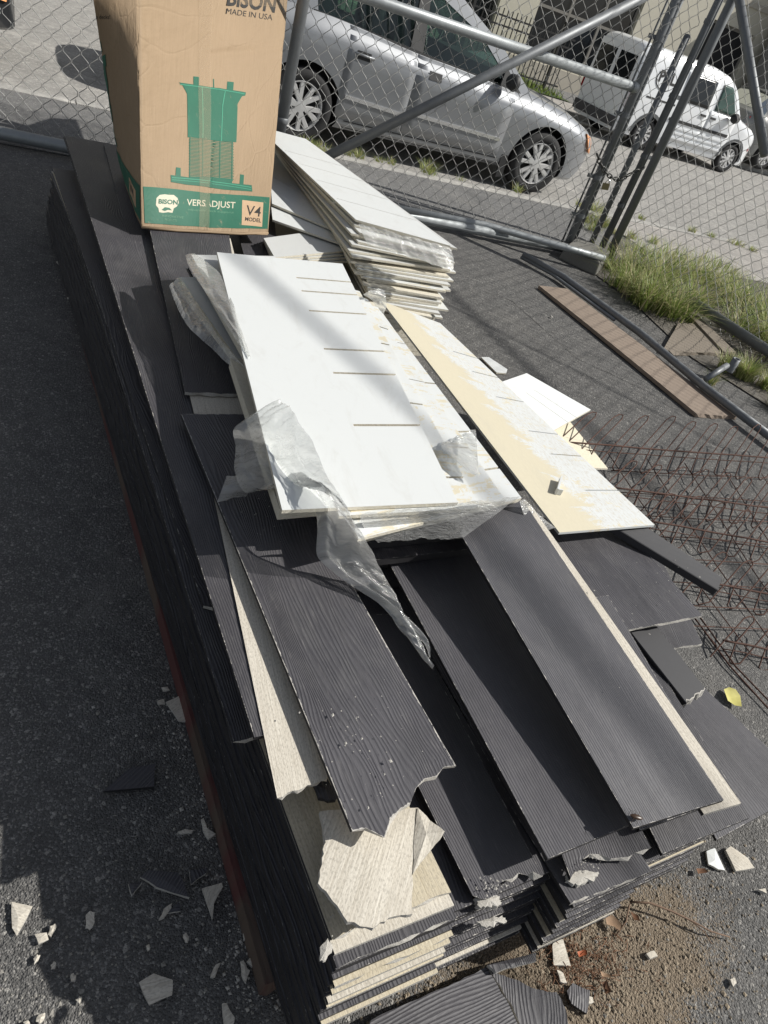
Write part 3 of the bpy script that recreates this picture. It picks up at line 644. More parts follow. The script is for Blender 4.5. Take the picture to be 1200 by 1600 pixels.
def make_van(loc, rz):
    van = empty('white_van', loc, rz); tag(van, 'white high roof cargo van parked with its rear toward the viewer across the street', 'van')
    WP = simple('white_van_paint', (.78, .80, .82), .35, 0, 200, .03, 0, 0, 1.0)
    TP = [(.82, .62), (.80, .78), (.70, .95), (.3, 1.08), (-.1, 1.17), (-.8, 1.80), (-1.05, 1.90), (-1.5, 1.95), (-3.6, 1.95), (-3.72, 1.90), (-3.76, 1.82)]
    WT = [(.82, .55), (.74, .72), (.5, .84), (.1, .89), (-3.5, .89), (-3.70, .85), (-3.76, .80)]
    tp = lambda x: lerp_tab(TP, x); wt = lambda x: lerp_tab(WT, x)
    PZ = [(.2, .94), (.35, .99), (.6, 1.0), (1.0, .995), (1.2, .97), (1.5, .93), (1.75, .885), (1.9, .82)]
    def pz(z):
        if z <= PZ[0][0]: return PZ[0][1]
        for (a, b), (c, d) in zip(PZ, PZ[1:]):
            if z <= c: return b + (d - b) * (z - a) / (c - a)
        return PZ[-1][1]
    yf = lambda x, z: wt(x) * pz(z)
    def half(x):
        w = wt(x); t = tp(x) - .06; l = .24; h = [(0, l - .01), (w * .7, l - .01)]
        for k in range(12):
            f = k / 11; z = l + (t - l) * f; h.append((w * pz(z) * (1 - .03 * max(0, f - .9) / .1), z))
        y = h[-1][0]; h += [(y * .93, t + .035), (y * .75, t + .052), (y * .4, t + .06), (0, t + .06)]; return h
    xs = [.82, .81, .79, .76, .72, .66] + [.6 - i * .1 for i in range(42)] + [-3.58, -3.64, -3.69, -3.73, -3.76]
    body = loft('body', xs, half, [WP, BLACKRUB], van); cut_arches(body, (0, -2.9), .32, .39, .9)
    WG = simple('greenish_glass', (.05, .09, .075), .06, 0, 6, .8, 0)
    fd = shell('front_door', -.35, -1.28, lambda x: .36, lambda x: min(1.16 + 0 * x, 1.16), yf, WP, van)
    sdr = shell('sliding_door', -1.30, -2.35, lambda x: .36, lambda x: 1.80, yf, WP, van)
    shell('side_window', -.50, -1.18, lambda x: 1.18, lambda x: min(1.70, 1.24 + (-.50 - x) * 1.25), yf, WG, van, .016)
    shell('sliding_door_window', -1.40, -2.22, lambda x: 1.16, lambda x: 1.70, yf, DARKGLASS, van, .016)
    for z in (.42, .52, .62): 
        patch('door_rib', [(-.45, z), (-2.3, z), (-2.3, z + .035), (-.45, z + .035)], yf, WP, van, .024, .03)
    patch('side_moulding', [(-.42, .74), (-2.4, .74), (-2.4, .80), (-.42, .80)], yf, PLBLK, van, .02, .02)
    patch('slide_rail', [(-2.4, 1.02), (-3.3, 1.02), (-3.3, 1.055), (-2.4, 1.055)], yf, PLBLK, van, .006, .01)
    for xh in (-1.12, -1.46): patch('handle', [(xh - .08, 1.0), (xh + .08, 1.0), (xh + .08, 1.045), (xh - .08, 1.045)], yf, PLBLK, van, .03, .03)
    patch('fuel_cap', [(-3.18 + .07 * math.cos(a), .84 + .07 * math.sin(a)) for a in [i * math.pi / 8 for i in range(16)]], yf, WP, van, .008, .01)
    for x in (0, -2.9):
        for sgn in (-1, 1):
            ar = [(x + .39 * math.cos(a), .32 + .39 * math.sin(a)) for a in [math.pi * i / 12 for i in range(13)]] + [(x + .46 * math.cos(a), .32 + .46 * math.sin(a)) for a in [math.pi * (12 - i) / 12 for i in range(13)]]
            ar = [p for p in ar]; patch('arch_trim', ar, yf, simple('grey_arch_plastic', (.10, .105, .11), .6), van, .012, .02, sgn)
    def rbox(name, y0, y1, z0, z1, m, off=.01, par=van, tilt=0):
        mb = MB(); x = -3.76 - off
        mb.quad_box([(x, y0, z0), (x + .03, y0, z0), (x + .03, y1, z0), (x, y1, z0), (x + tilt, y0, z1), (x + .03 + tilt, y0, z1), (x + .03 + tilt, y1, z1), (x + tilt, y1, z1)]); return mb.build(name, m, par)
    for y0, y1 in ((-.72, -.005), (.005, .72)):
        dr = rbox('rear_door', y0, y1, .42, 1.78, WP, .012); rbox('rear_window', y0 + .07, y1 - .05, 1.12, 1.66, DARKGLASS, .018, dr)
    rbox('bumper', -.80, .80, .30, .50, simple('grey_bumper', (.06, .06, .065), .6), .05)
    shell('tail_lamp', -3.63, -3.75, lambda x: .74, lambda x: 1.14, lambda x, z: .87, LAMPR, van, .01); shell('tail_lamp', -3.63, -3.75, lambda x: .74, lambda x: 1.14, lambda x, z: .87, LAMPR, van, .01, 1)
    mb = MB(); mb.lathe(Vector((-.55, -.90, 1.16)), Vector((0, -1, 0)), [(.001, 0), (.09, .02), (.11, .1), (.08, .17), (.001, .18)], 12); mb.build('wing_mirror', PLBLK, van, True)
    patch('marker_lamp', [(.55, .60), (.63, .58), (.62, .64), (.55, .655)], yf, LAMPR, van, .01, .01)
    # oval decal with lettering
    cx, cz = -2.92, 1.42
    decal = patch('oval_decal', [(cx + .30 * math.cos(a), cz + .20 * math.sin(a)) for a in [i * math.pi / 16 for i in range(32)]], yf, PLBLK, van, .012, .014)
    patch('decal_face', [(cx + .285 * math.cos(a), cz + .185 * math.sin(a)) for a in [i * math.pi / 16 for i in range(32)]], yf, WP, decal, .015, .004)
    for v, f, nm in (text_mesh('PHL', .29, True, .012),):
        V = [Vector((cx + x, -(yf(cx, cz + z - .06) + .019), cz + z - .05)) for x, z in v]; mesh_obj('lettering', V, f, PLBLK, decal)
    for x in (0, -2.9): wheel(van, x, -.87, .33, .2, -1, 6); wheel(van, x, .87, .33, .2, 1, 6)
_tc = {}
def text_mesh(s, size, center=False, bold=0.0):
    cu_ = bpy.data.curves.new('lettering_curve', 'FONT'); cu_.body = s; cu_.size = size; cu_.offset = bold
    if center: cu_.align_x = 'CENTER'
    cu_.resolution_u = 3
    o = bpy.data.objects.new('lettering_curve', cu_); COL.objects.link(o); bpy.context.view_layer.update()
    me = bpy.data.meshes.new_from_object(o.evaluated_get(bpy.context.evaluated_depsgraph_get()))
    v = [(p.co.x, p.co.y) for p in me.vertices]; f = [tuple(p.vertices) for p in me.polygons]
    bpy.data.objects.remove(o); bpy.data.curves.remove(cu_); bpy.data.meshes.remove(me); return v, f, s
v_r = P(985, 234, -.1); v_f = P(1125, 270, -.1)
vd = (v_f - v_r); vaz = rad(35.5)
VL = Vector((-math.sin(vaz), math.cos(vaz), 0))
make_van(Vector((v_f.x, v_f.y, -.1)) + VL * .76, vaz); bpy.data.objects['white_van'].scale = (.86, .86, .86)
# ------------------------------------------------------------------ chain link fence
F0 = P(0, 208, .06); F1 = P(945, 400, .06); FD = (F1 - F0); FD.z = 0; FLen = FD.length; FD.normalize(); FN = Vector((-FD.y, FD.x, 0))
def chain_mesh(o, d, n, s0, s1, z0, z1, w=.098, h=.106, r=.0025, sway=.012, seed=1, zbot=None):
    mb = MB(); nk = int((s1 - s0) / (w / 2)); nj = int((z1 - z0) / (h / 2))
    for k in range(nk):
        pts = []
        for j in range(nj + 1):
            x = s0 + (k + ((j + k) % 2)) * w / 2; z = z0 + j * h / 2; sg = -1 if (j + k) % 2 == 0 else 1
            for dz_, dx_ in ((-h * .09, -.09), (h * .09, -.09)):
                xx = x + sg * dx_ * w * .5 * 1.0; zz = z + dz_
                q = noise.noise_vector(Vector((xx * 1.3, zz * 1.3, seed * 7.7))); q2 = noise.noise_vector(Vector((xx * 5, zz * 5, seed * 3.1)))
                pts.append(o + d * (xx + q.x * .02 + q2.x * .007) + Vector((0, 0, zz + q.y * .02 + q2.y * .007)) + n * (q.z * sway * 2 + (.003 if sg > 0 else -.003) * (1 if dz_ > 0 else -1)))
        mb.tube(pts, r, 3, 0, False)
    return mb
fe = empty('chain_link_fence', F0); tag(fe, 'long chain link fence section with diagonal brace behind the board stack', 'fence')
Fo = Vector((F0.x, F0.y, 0))
def rel(mb, o): mb.v = [v - o for v in mb.v]; return mb
sA, sB = -1.4, FLen - .40
rel(chain_mesh(Fo + FN * .045, FD, FN, sA, sB + .3, -.02, 2.75), F0).build('chain_link_wire', WIRE, fe, True)['kind'] = 'stuff'
mb = MB(); mb.tube([Fo + FD * sA + Vector((0, 0, .06)), Fo + FD * (FLen) + Vector((0, 0, .06))], .036, 14); rel(mb, F0).build('bottom_rail', GALV, fe, True)
def FP(u, v): return PV(u, v, Fo, FN)
r0 = FP(990, 137); r1 = FP(587, 0); r0.z = r1.z = (r0.z + r1.z) / 2
mb = MB(); mb.tube([r1 - FD * 2.2, r0], .034, 14); rel(mb, F0).build('mid_rail', GALV, fe, True)
mb = MB(); mb.lathe(r0 - FD * .02, FD, [(.036, 0), (.038, .02), (.03, .05), (.001, .055)], 14); rel(mb, F0).build('rail_end_cap', GALV, fe, True)
mb = MB(); mb.tube([FP(470, 258) - FN * .07, FP(1010, -14) - FN * .07], .031, 14); rel(mb, F0).build('diagonal_brace', GALVD, fe, True)
mb = MB(); q = FP(437, 208); mb.tube([Vector((q.x, q.y, 0)), Vector((q.x, q.y, 2.8))], .036, 14)
mb.lathe(Vector((q.x, q.y, .47)), Vector((0, 0, 1)), [(.037, 0), (.041, .005), (.041, .03), (.037, .035)], 14); rel(mb, F0).build('post', GALVD, fe, True)
def vpost(name, u, v, h, r, label, z0=.02, parent=None, top_px=None):
    b = P(u, v, z0)
    mb = MB(); mb.tube([b, b + Vector((0, 0, h))], r, 14)
    mb.lathe(b + Vector((0, 0, h)), Vector((0, 0, 1)), [(r, 0), (r * .8, r * .5), (.001, r * .7)], 14)
    if parent is not None: o = rel(mb, parent.location).build(name, GALVD, parent, True)
    else: o = mb.build(name, GALVD, None, True); tag(o, label, 'fence post', 'gate posts standing in a bundle')
    return o, b
o, bA = vpost('gate_post', 885, 386, 2.9, .031, '', .05, fe)
mb = MB(); b_ = P(877, 380, .05); mb.tube([b_, b_ + Vector((0, 0, 2.6))], .008, 6); rel(mb, F0).build('tension_bar', GALVD, fe, True)
mb = MB()
for z in (.25, .55, 1.0, 1.5, 2.0):
    mb.lathe(bA + Vector((0, 0, z)), Vector((0, 0, 1)), [(.031, 0), (.036, 0), (.036, .03), (.031, .03)], 14); mb.box(bA + Vector((0, 0, z)) - FD * .09, FD * .06, FN * .012, Vector((0, 0, .028)))
rel(mb, F0).build('band_clamp', GALVD, fe)
vpost('fence_post', 893, 384, 2.6, .018, 'thin post right against the thick post at the end of the braced fence section')
o, b3 = vpost('fence_post', 921, 386, 1.62, .025, 'short post of the gate bundle whose top ends lowest')
o, b4 = vpost('fence_post', 938, 391, 2.9, .029, 'tall post in the gate bundle just left of the thick right-hand post')
# right panel
R0 = P(950, 402, .03); R1 = P(1200, 568, .03); RD = R1 - R0; RD.z = 0; RD.normalize(); RN = Vector((-RD.y, RD.x, 0)); Ro = Vector((R0.x, R0.y, 0))
fr = empty('mesh_fence', R0); tag(fr, 'chain link panel rising out of the long grass at the right edge', 'fence')
rel(chain_mesh(Ro, RD, RN, .05, 4.0, .0, 2.75, seed=5, w=.098, h=.106), R0).build('chain_link_wire', WIRE, fr, True)['kind'] = 'stuff'
vpost('post', 950, 402, 2.95, .035, '', .03, fr)
mb = MB(); q = PV(954, 368, Ro, RN); q2 = Vector((q.x, q.y, 2.8)); mb.tube([q, q2], .007, 6); rel(mb, R0).build('tension_bar', GALVD, fr, True)
def RP(u, v): return PV(u, v, Ro, RN)
mb = MB(); t0 = RP(1081, 500); t1 = RP(1200, 576); t0.z = t1.z = .10; mb.tube([t0 - RD * .1, t1 + RD * 1.5], .038, 14); rel(mb, R0).build('bottom_rail', GALVD, fr, True)
mb = MB(); mb.tube([RP(1160, -14) - RN * .06, RP(1203, 245) - RN * .06], .031, 14); rel(mb, R0).build('diagonal_brace', GALVD, fr, True)
mb = MB()
for z in (.4, .8, 1.25, 1.75): mb.lathe(Vector((b4.x, b4.y, z)), Vector((0, 0, 1)), [(.029, 0), (.035, 0), (.035, .03), (.029, .03)], 12)
mb.box(Vector((b4.x, b4.y, 1.25)), FD * .1, FN * .012, Vector((0, 0, .03))); mb.box(Vector((b4.x, b4.y, .8)), FD * .14, FN * .012, Vector((0, 0, .03)))
rel(mb, R0).build('band_clamp', GALVD, fr)
# foot block, loose pipes
mb = MB(); c0 = P(910, 425, 0)
blk = [P(872, 404, 0), P(930, 432, 0), P(948, 412, 0), P(893, 386, 0)]
cm = sum(blk, Vector()) / 4
mb.quad_box([*blk, *[cm + (p - cm) * .9 + Vector((0, 0, .11)) for p in blk]]); o = mb.build('foot_block', core_mat('weathered_concrete', (.10, .10, .09), (.24, .23, .21))); bv = o.modifiers.new('b', 'BEVEL'); bv.width = .012; bv.segments = 2
tag(o, 'concrete foot block under the bundle of gate posts', 'block')
mb = MB(); mb.tube([P(600, 322, .10), P(760, 352, .10), P(880, 386, .13), P(944, 404, .13)], .026, 12); tag(mb.build('loose_pipe', GALV, None, True), 'shiny pipe lying alongside the bottom rail of the long fence', 'pipe')
lp = empty('fallen_gate_frame', P(815, 400, .03)); tag(lp, 'long dark pipe lying on the asphalt with a short stub, beside the plank', 'pipe')
mb = MB(); mb.tube([P(818, 398, .05), P(880, 432, .05), P(1000, 520, .05), P(1100, 604, .05), P(1240, 710, .05)], .024, 12); rel(mb, lp.location).build('pipe', GALVD, lp, True)
mb = MB(); mb.tube([P(814, 402, .03), P(862, 428, .03), P(960, 500, .03)], .012, 10); rel(mb, lp.location).build('thin_rod', GALVD, lp, True)
mb = MB(); mb.tube([P(1103, 592, .06), P(1136, 571, .13)], .019, 12); mb.lathe(P(1139, 580, .08), Vector((0, 0, 1)), [(.026, 0), (.026, .09), (.019, .09), (.019, .02)], 14); rel(mb, lp.location).build('stub', GALVD, lp, True)
# chain and padlock round the posts
chm = galv_mat('chain_steel', (.07, .07, .065), .45)
def link(mb, c, d, up, a=.028, b=.014, r=.0055):
    pts = [c + d * (a * math.cos(t)) + up * (b * math.sin(t)) for t in [2 * math.pi * i / 12 for i in range(13)]]; mb.tube(pts, r, 5, 0, False)
ch = empty('chain', P(930, 300, .5)); tag(ch, 'dark steel chain looped round the gate posts', 'chain')
def off(p): return p - (FN * .06)
cpx = [(933, 241), (938, 255), (945, 268), (955, 277), (966, 281), (978, 276), (988, 270), (999, 266), (1006, 262)]
pl = [PV(u, v, Fo - FN * .07, FN) for u, v in cpx]; k = 0
for a, b in zip(pl, pl[1:]):
    n_ = max(1, round((b - a).length / .042))
    for i in range(n_):
        c = a.lerp(b, (i + .5) / n_); d = (b - a).normalized(); up = d.cross(FN).normalized() if k % 2 else FN
        mb = MB(); link(mb, c, d, up); rel(mb, ch.location).build('link', chm, ch, True); k += 1
pk = PV(949, 287, Fo - FN * .08, FN)
pd = empty('padlock', pk); tag(pd, 'small brass padlock hanging from the gate chain', 'padlock')
mb = MB(); mb.box(Vector((-.026, -.01, -.05)), Vector((.052, 0, .01)), Vector((0, .022, 0)), Vector((-.008, 0, .045))); o = mb.build('lock_body', simple('brass', (.25, .22, .12), .4, .7), pd)
mb = MB(); mb.tube([Vector((.016 * math.cos(t), 0, .028 * math.sin(t))) for t in [math.pi * i / 8 for i in range(9)]], .004, 6); mb.build('shackle', GLINT_CHROME, pd, True)
# timber planks by the fence
def wood_mat(name, c1, c2, per=.012, red=0):
    m, ns, ls, bs = new_mat(name); h, brk = grain_height(ns, ls, 1.2, per, 3.3, .03)
    st = noise_t(ns, ls, coords(ns, ls, uvmap='UVMap', scale=(3, 70, 1)), 1.5, 6, .7); big = noise_t(ns, ls, coords(ns, ls, uvmap='UVMap', scale=(2, 4, 1)), 2, 4, .6)
    c = mix(ns, ls, st, c1, c2); c = mix(ns, ls, mth(ns, ls, 'MULTIPLY', h, .14), c, tuple(x * .4 for x in c1))
    if red: c = mix(ns, ls, ramp(ns, ls, big, [(.45, g(0)), (.55, g(.8))]), c, (.10, .025, .025))
    ls.new(c, bs.inputs['Base Color']); bs.inputs['Roughness'].default_value = .85; ls.new(bump(ns, ls, mth(ns, ls, 'ADD', mth(ns, ls, 'MULTIPLY', h, .35), st), .6, .002), bs.inputs['Normal']); return m
WOOD = wood_mat('weathered_plank', (.16, .122, .095), (.36, .29, .23)); WOODG = wood_mat('grey_timber', (.14, .115, .09), (.29, .25, .20)); WOODR = wood_mat('painted_timber', (.07, .05, .038), (.15, .11, .085), .012, 1)
q = PQ([(842, 446), (886, 452), (1152, 650), (1088, 646)], .026)
o = board('plank', *q, .022, [WOOD, WOOD, WOOD, WOOD], nL=10, warp=.004, rag=.006); tag(o, 'long weathered brown plank lying on the asphalt near the fence', 'plank')
q = PQ([(1060, 505), (1100, 505), (1135, 552), (1035, 548)], .03)
o = board('plank', *q, .025, [WOODG, WOODG, WOODG, WOODG], nL=6, rag=.012, seed=4); tag(o, 'short split grey plank in front of the grass clump', 'plank')
q = PQ([(1075, 490), (1090, 492), (1150, 550), (1132, 550)], .045)
o = board('plank', *q, .02, [WOODG, WOODG, WOODG, WOODG], nL=6, seed=5); tag(o, 'narrow grey lath leaning over the short split plank', 'plank')
# ------------------------------------------------------------------ grass
gr_m, ns, ls, bs = new_mat('grass_blade'); oi = nd(ns, 'ShaderNodeUVMap', uv_map='UVMap'); sx = ns.new('ShaderNodeSeparateXYZ'); ls.new(oi.outputs[0], sx.inputs[0])
ls.new(ramp(ns, ls, sx.outputs[0], [(0, (.10, .15, .025)), (.35, (.20, .27, .06)), (.65, (.31, .37, .12)), (.82, (.44, .41, .21)), (1, (.55, .48, .29))]), bs.inputs['Base Color']); bs.inputs['Roughness'].default_value = .5
tl = nd(ns, 'ShaderNodeBsdfTranslucent'); ls.new(bs.inputs['Base Color'].links[0].from_socket, tl.inputs[0]); mx = ns.new('ShaderNodeMixShader'); mx.inputs[0].default_value = .35
ls.new(bs.outputs[0], mx.inputs[1]); ls.new(tl.outputs[0], mx.inputs[2]); ls.new(mx.outputs[0], ns['Material Output'].inputs[0])
class Grass:
    def __init__(s): s.v = []; s.f = []; s.uv = []
    def blade(s, p, az, lean, h, w, tone):
        d = Vector((math.cos(az), math.sin(az), 0)); sd_ = Vector((-d.y, d.x, 0)); b = len(s.v)
        for i in range(4):
            t = i / 3; c = p + Vector((0, 0, h * (t - .25 * lean * t * t))) + d * (lean * h * t * t); ww = w * (1 - t) ** .7
            if i < 3: s.v += [c - sd_ * ww, c + sd_ * ww]; s.uv += [(tone, t)] * 2
            else: s.v.append(c); s.uv.append((tone, t))
        s.f += [(b, b + 1, b + 3, b + 2), (b + 2, b + 3, b + 5, b + 4), (b + 4, b + 5, b + 6)]
    def clump(s, c, rad_, n, h, tone=(0, .75), w=.0032, lean=(.2, 1.1)):
        for _ in range(n):
            a = random.uniform(0, 6.283); r = rad_ * math.sqrt(random.random()) * random.uniform(.3, 1)
            s.blade(c + Vector((math.cos(a) * r, math.sin(a) * r, 0)), a + random.gauss(0, .7), random.uniform(*lean), h * random.uniform(.45, 1.1), w * random.uniform(.6, 1.3), min(1, max(0, random.uniform(*tone) + (.35 if random.random() < .12 else 0))))
    def build(s, name): return mesh_obj(name, s.v, s.f, gr_m, None, {'UVMap': s.uv})
G = Grass()
for u, v, r, n, h in [(1010, 478, .16, 1000, .30), (1050, 492, .15, 900, .26), (975, 452, .14, 700, .28), (1080, 478, .14, 600, .28), (1030, 440, .22, 1100, .30), (985, 425, .16, 500, .26), (1090, 440, .22, 600, .26), (1150, 480, .2, 700, .30), (1190, 500, .2, 800, .34), (1200, 540, .2, 900, .34), (1150, 520, .15, 450, .28), (1230, 570, .2, 800, .3), (950, 420, .08, 200, .22), (1130, 450, .2, 400, .22), (1060, 410, .25, 350, .16), (1000, 395, .2, 250, .14), (1120, 420, .25, 300, .14)]:
    G.clump(P(u, v, .01), r * 1.35, int(n * .36), h * 1.1, (.05, 1.0), .0042, lean=(.2, 1.7))
for u, v, r, n, h in [(1160, 590, .08, 420, .17), (1130, 578, .05, 160, .15), (1195, 606, .07, 220, .15), (1215, 640, .08, 200, .15), (1110, 600, .04, 60, .1)]: G.clump(P(u, v, .01), r, n, h, (.3, .9))
stuff(G.build('grass')); bpy.data.objects['grass']['label'] = 'long green grass growing under the right-hand fence panel'; bpy.data.objects['grass']['category'] = 'grass'
G = Grass()
for u, v, n, h in [(545, 243, 60, .08), (560, 247, 80, .10), (590, 252, 60, .06), (610, 256, 70, .07), (668, 270, 140, .13), (720, 282, 30, .05), (480, 232, 120, .12), (500, 238, 100, .10), (808, 300, 90, .10), (905, 322, 80, .08), (930, 330, 120, .14), (915, 345, 200, .12), (940, 352, 220, .13), (925, 360, 120, .10), (1000, 342, 70, .06), (1080, 362, 90, .08), (1110, 370, 90, .07), (1150, 382, 100, .08), (1175, 392, 60, .08), (1145, 428, 60, .09), (1105, 425, 50, .08), (960, 365, 80, .08), (985, 372, 90, .10), (1020, 380, 90, .10)]:
    G.clump(P(u, v, .012), .07 if n < 100 else .12, n, h, (.3, .95), .003)
stuff(G.build('weeds')); bpy.data.objects['weeds']['label'] = 'small yellow-green weeds along the kerb and gate'; bpy.data.objects['weeds']['category'] = 'weeds'
G = Grass()
for _ in range(6000):
    s_ = random.uniform(-4, 9); G.blade(K(s_, random.uniform(9.3, 11.4), .02), random.uniform(0, 6.28), random.uniform(.2, .8), random.uniform(.08, .2), .012, random.uniform(0, .7))
stuff(G.build('lawn_grass'))
# ================================================================== THE STACK OF SIDING
def thing(o, label, cat, group=None): return tag(o, label, cat, group)
# skid timbers under the stack
def timber(b0, b1, a0, a1, label, m):
    o = board('timber', S(a1, b0, .062), S(a1, b1, .062), S(a0, b1, .062), S(a0, b0, .062), .06, [m, m, m, m], nL=8, rag=.003)
    tag(o, label, 'timber')
timber(.378, .50, .335, 3.8, 'long reddish brown timber skid under the left edge of the stack', WOODR)
timber(.80, .89, .42, 3.7, 'timber skid hidden beneath the middle of the stack', WOOD)
timber(1.22, 1.31, .42, 3.6, 'timber skid hidden beneath the right side of the stack', WOOD)
def layer(b0, b1, a0, a1, z, i, beige=False, label='', group=None, jb=.003, rag=.0, zf=None, nW=3, prof=None, rot=0):
    zf = z if zf is None else zf; r = random.uniform(-jb, jb); r2 = random.uniform(-jb, jb)
    o = board('siding_board', S(a1, b0 + r2 + rot, zf), S(a1, b1 + r2 + rot, zf), S(a0, b1 + r, z), S(a0, b0 + r, z), T, bmats(i % 2) if beige else ([DARKSTACK, M_EDGE, M_CORE, BEIGE] if b0 < .5 else dmats(i)), nL=8, rag=rag, nW=nW, near_prof=prof, seed=i * 13 + 5)
    tag(o, label, 'siding board', group); return o
# left column: its long left side face is the black edge-on wall of boards, its near ends step out
def a_near(z):
    tb = [(.06, .250), (.175, .228), (.195, .231), (.21, .235), (.22, .241), (.27, .253), (.31, .262), (.32, .281), (.335, .298)]
    for (z0, a0), (z1, a1) in zip(tb, tb[1:]):
        if z <= z1: return a0 + (a1 - a0) * max(0, (z - z0) / (z1 - z0))
    return .30
BE = {25, 24, 19, 17, 14, 13, 9, 4}
for k in range(-4, 26):
    z = .104 + .0092 * k; be = k in BE; b0 = .400 + (.423 - .400) * k / 25 
    an = a_near(z) + random.uniform(-.003, .003)
    if be and k < 24: b0 += .005
    if k == 23: an = .262
    if k == 22: an = .2615
    if be and k < 25: an -= .006
    if k == 25: lab, gp = 'bare cream board topping the front left corner under the broken pieces', None
    elif k == 24: lab, gp = 'bare cream board second from the top at the front left corner', None
    elif k == 23: lab, gp = 'dark board with a chipped white near edge at the front left corner', None
    elif be: lab, gp = 'bare cream board laid face down, %s layer from the top of the long left column' % nth(26 - k), 'cream boards in the left column'
    else: lab, gp = 'dark board seen edge-on, %s layer from the top of the long left column' % nth(26 - k), 'dark boards in the left column'
    layer(b0, b0 + .222, an, 3.72 + random.uniform(-.05, .05), z + .0, k, be, lab, gp, .0016, .0022 if k in (23, 25, 19) else 0, zf=z * .86 + .018, nW=10 if k in (23, 25, 19) else 3, rot=-.05)
# extra dark boards lying along the left edge, above the column
def edge_board(pl, z, zf, w, label, rag=0, prof=None, t=T, i=0, m=None):
    (uf, vf), (un, vn) = pl; a = P(uf, vf, zf); b = P(un, vn, z); d = (b - a).normalized(); r = Vector((-d.y, d.x, 0)); 
    if r.dot(EB) < 0: r = -r
    o = board('siding_board', a, a + r * w, b + r * w, b, t, m or dmats(i), nL=12, rag=rag, near_prof=prof, seed=i + 77, warp=.002); return tag(o, label, 'siding board')
edge_board([(82, 262), (327, 973)], .348, .308, .215, 'dark board on the far left edge ending in a clipped near corner', .002, lambda w: -.05 + .05 * min(1, (1 - w) * 0 + w * 2.2), i=1)
edge_board([(78, 270), (235, 660)], .334, .298, .2, 'dark board whose lower left edge shows below the clipped-corner board', i=2)
edge_board([(96, 300), (365, 1158)], .342, .292, .215, 'dark board below the clipped-corner board with a pale chipped left edge', .003, i=3)
for k, (dx, lab) in enumerate([(0, 'lowest dark board of the long thin pile beside the carton'), (1, 'middle dark board of the long thin pile beside the carton'), (2, 'third dark board of the long thin pile beside the carton'), (3, 'top dark board of the long thin pile beside the carton, its far end sunlit')]):
    z = .370 + .0098 * k
    edge_board([(100 + dx * .3 + random.uniform(-1, 1), 213 - (k == 3) * 1), (402 - k * 1.5, 1152 - 22 * (3 - k) * (k < 2))], z + .004, z + .004, .205, lab, 0, None, T, k)
q = PQ([(162, 224), (200, 228), (330, 620), (262, 610)], (.415, .415, .392, .392)); tag(board('siding_board', *q, T, dmats(2)), 'dark board slipped out beneath the left side of the carton', 'siding board')
# board under / in front of the carton
q = PQ([(228, 330), (352, 330), (397, 617), (289, 613)], (.434, .434, .424, .424)); tag(board('siding_board', *q, T, dmats(1), rag=.003, seed=3, nL=12), 'ribbed dark board running out from under the front of the carton', 'siding board')
q = PQ([(250, 420), (352, 420), (405, 652), (303, 646)], .412); tag(board('siding_board', *q, T, bmats(), seed=8), 'short strip of bare cream board showing beyond the end of the ribbed dark board', 'siding board')
q = PQ([(336, 340), (352, 340), (372, 420), (354, 420)], .415); tag(board('siding_board', *q, T, bmats(), seed=9, nL=3), 'narrow sliver of pale board in front of the carton', 'siding board')
q = PQ([(365, 335), (428, 335), (440, 450), (392, 440)], .385); tag(board('siding_board', *q, T, dmats(3), seed=10, nL=3), 'dark board end at the front right of the carton', 'siding board')
# middle and right columns (lower)
def column(b0, b1, n, ztop, a0f, lab, grp, beset=(), a1=3.5, skip=0):
    for k in range(n):
        z = .08 + (ztop - .08) * k / (n - 1); top = k == n - 1
        layer(b0 - .012 * (n - 1 - k) / n, b1 - .012 * (n - 1 - k) / n, a0f(k / (n - 1)) + random.uniform(-.003, .003), a1 + random.uniform(-.05, .05), z, k + 3, k in beset, ('cream ' if k in beset else 'dark ') + lab % nth(n - k), grp, .006, rag=0, nW=3)
column(.655, .900, 11, .265, lambda f: .245 + .038 * f, 'board, %s from the top in the low middle column of the near end', 'boards in the middle column', (1,))
column(.905, 1.118, 12, .255, lambda f: .203 + .010 * f, 'board, %s from the top in the right middle column of the near end', 'boards in the right middle column', (1, 4, 8))
column(1.135, 1.352, 11, .235, lambda f: .228 + .008 * f, 'board, %s from the top in the rightmost column of the near end', 'boards in the rightmost column', (8,))
# broken-ended boards on the near ends
q = PQ([(520, 960), (632, 960), (845, 1363), (737, 1396)], (.288, .288, .288, .288)); tag(board('siding_board', *q, T * 1.3, dmats(0), rag=.007, seed=5, near_prof=lambda w: .012 * math.sin(w * 7), nL=12), 'dark board with a ragged white torn end in the deep gap', 'siding board')
q = PQ([(700, 1100), (800, 1080), (1000, 1368), (892, 1412)], (.252, .252, .275, .275)); tag(board('siding_board', *q, T, dmats(2), seed=6, rag=.002), 'dark board end at the foot of the gap below the second long board', 'siding board')
q = PQ([(800, 1130), (900, 1110), (1018, 1325), (893, 1375)], (.295, .295, .295, .295)); tag(board('siding_board', *q, T, dmats(1), seed=7, rag=.003, near_prof=lambda w: -.03 * math.exp(-((w - .28) / .2) ** 2)), 'dark board with a bite broken out of its near end', 'siding board')
q = PQ([(850, 950), (960, 930), (1172, 1277), (1035, 1335)], (.262, .262, .262, .262)); tag(board('siding_board', *q, T, dmats(3), seed=12, nL=12), 'dark board whose end pokes out below the widest long board', 'siding board')
q = PQ([(830, 950), (950, 930), (1138, 1248), (1000, 1297)], (.33, .33, .305, .305)); tag(board('siding_board', *q, T, dmats(2), seed=13, nL=12), 'dark board directly underneath the widest long board', 'siding board')
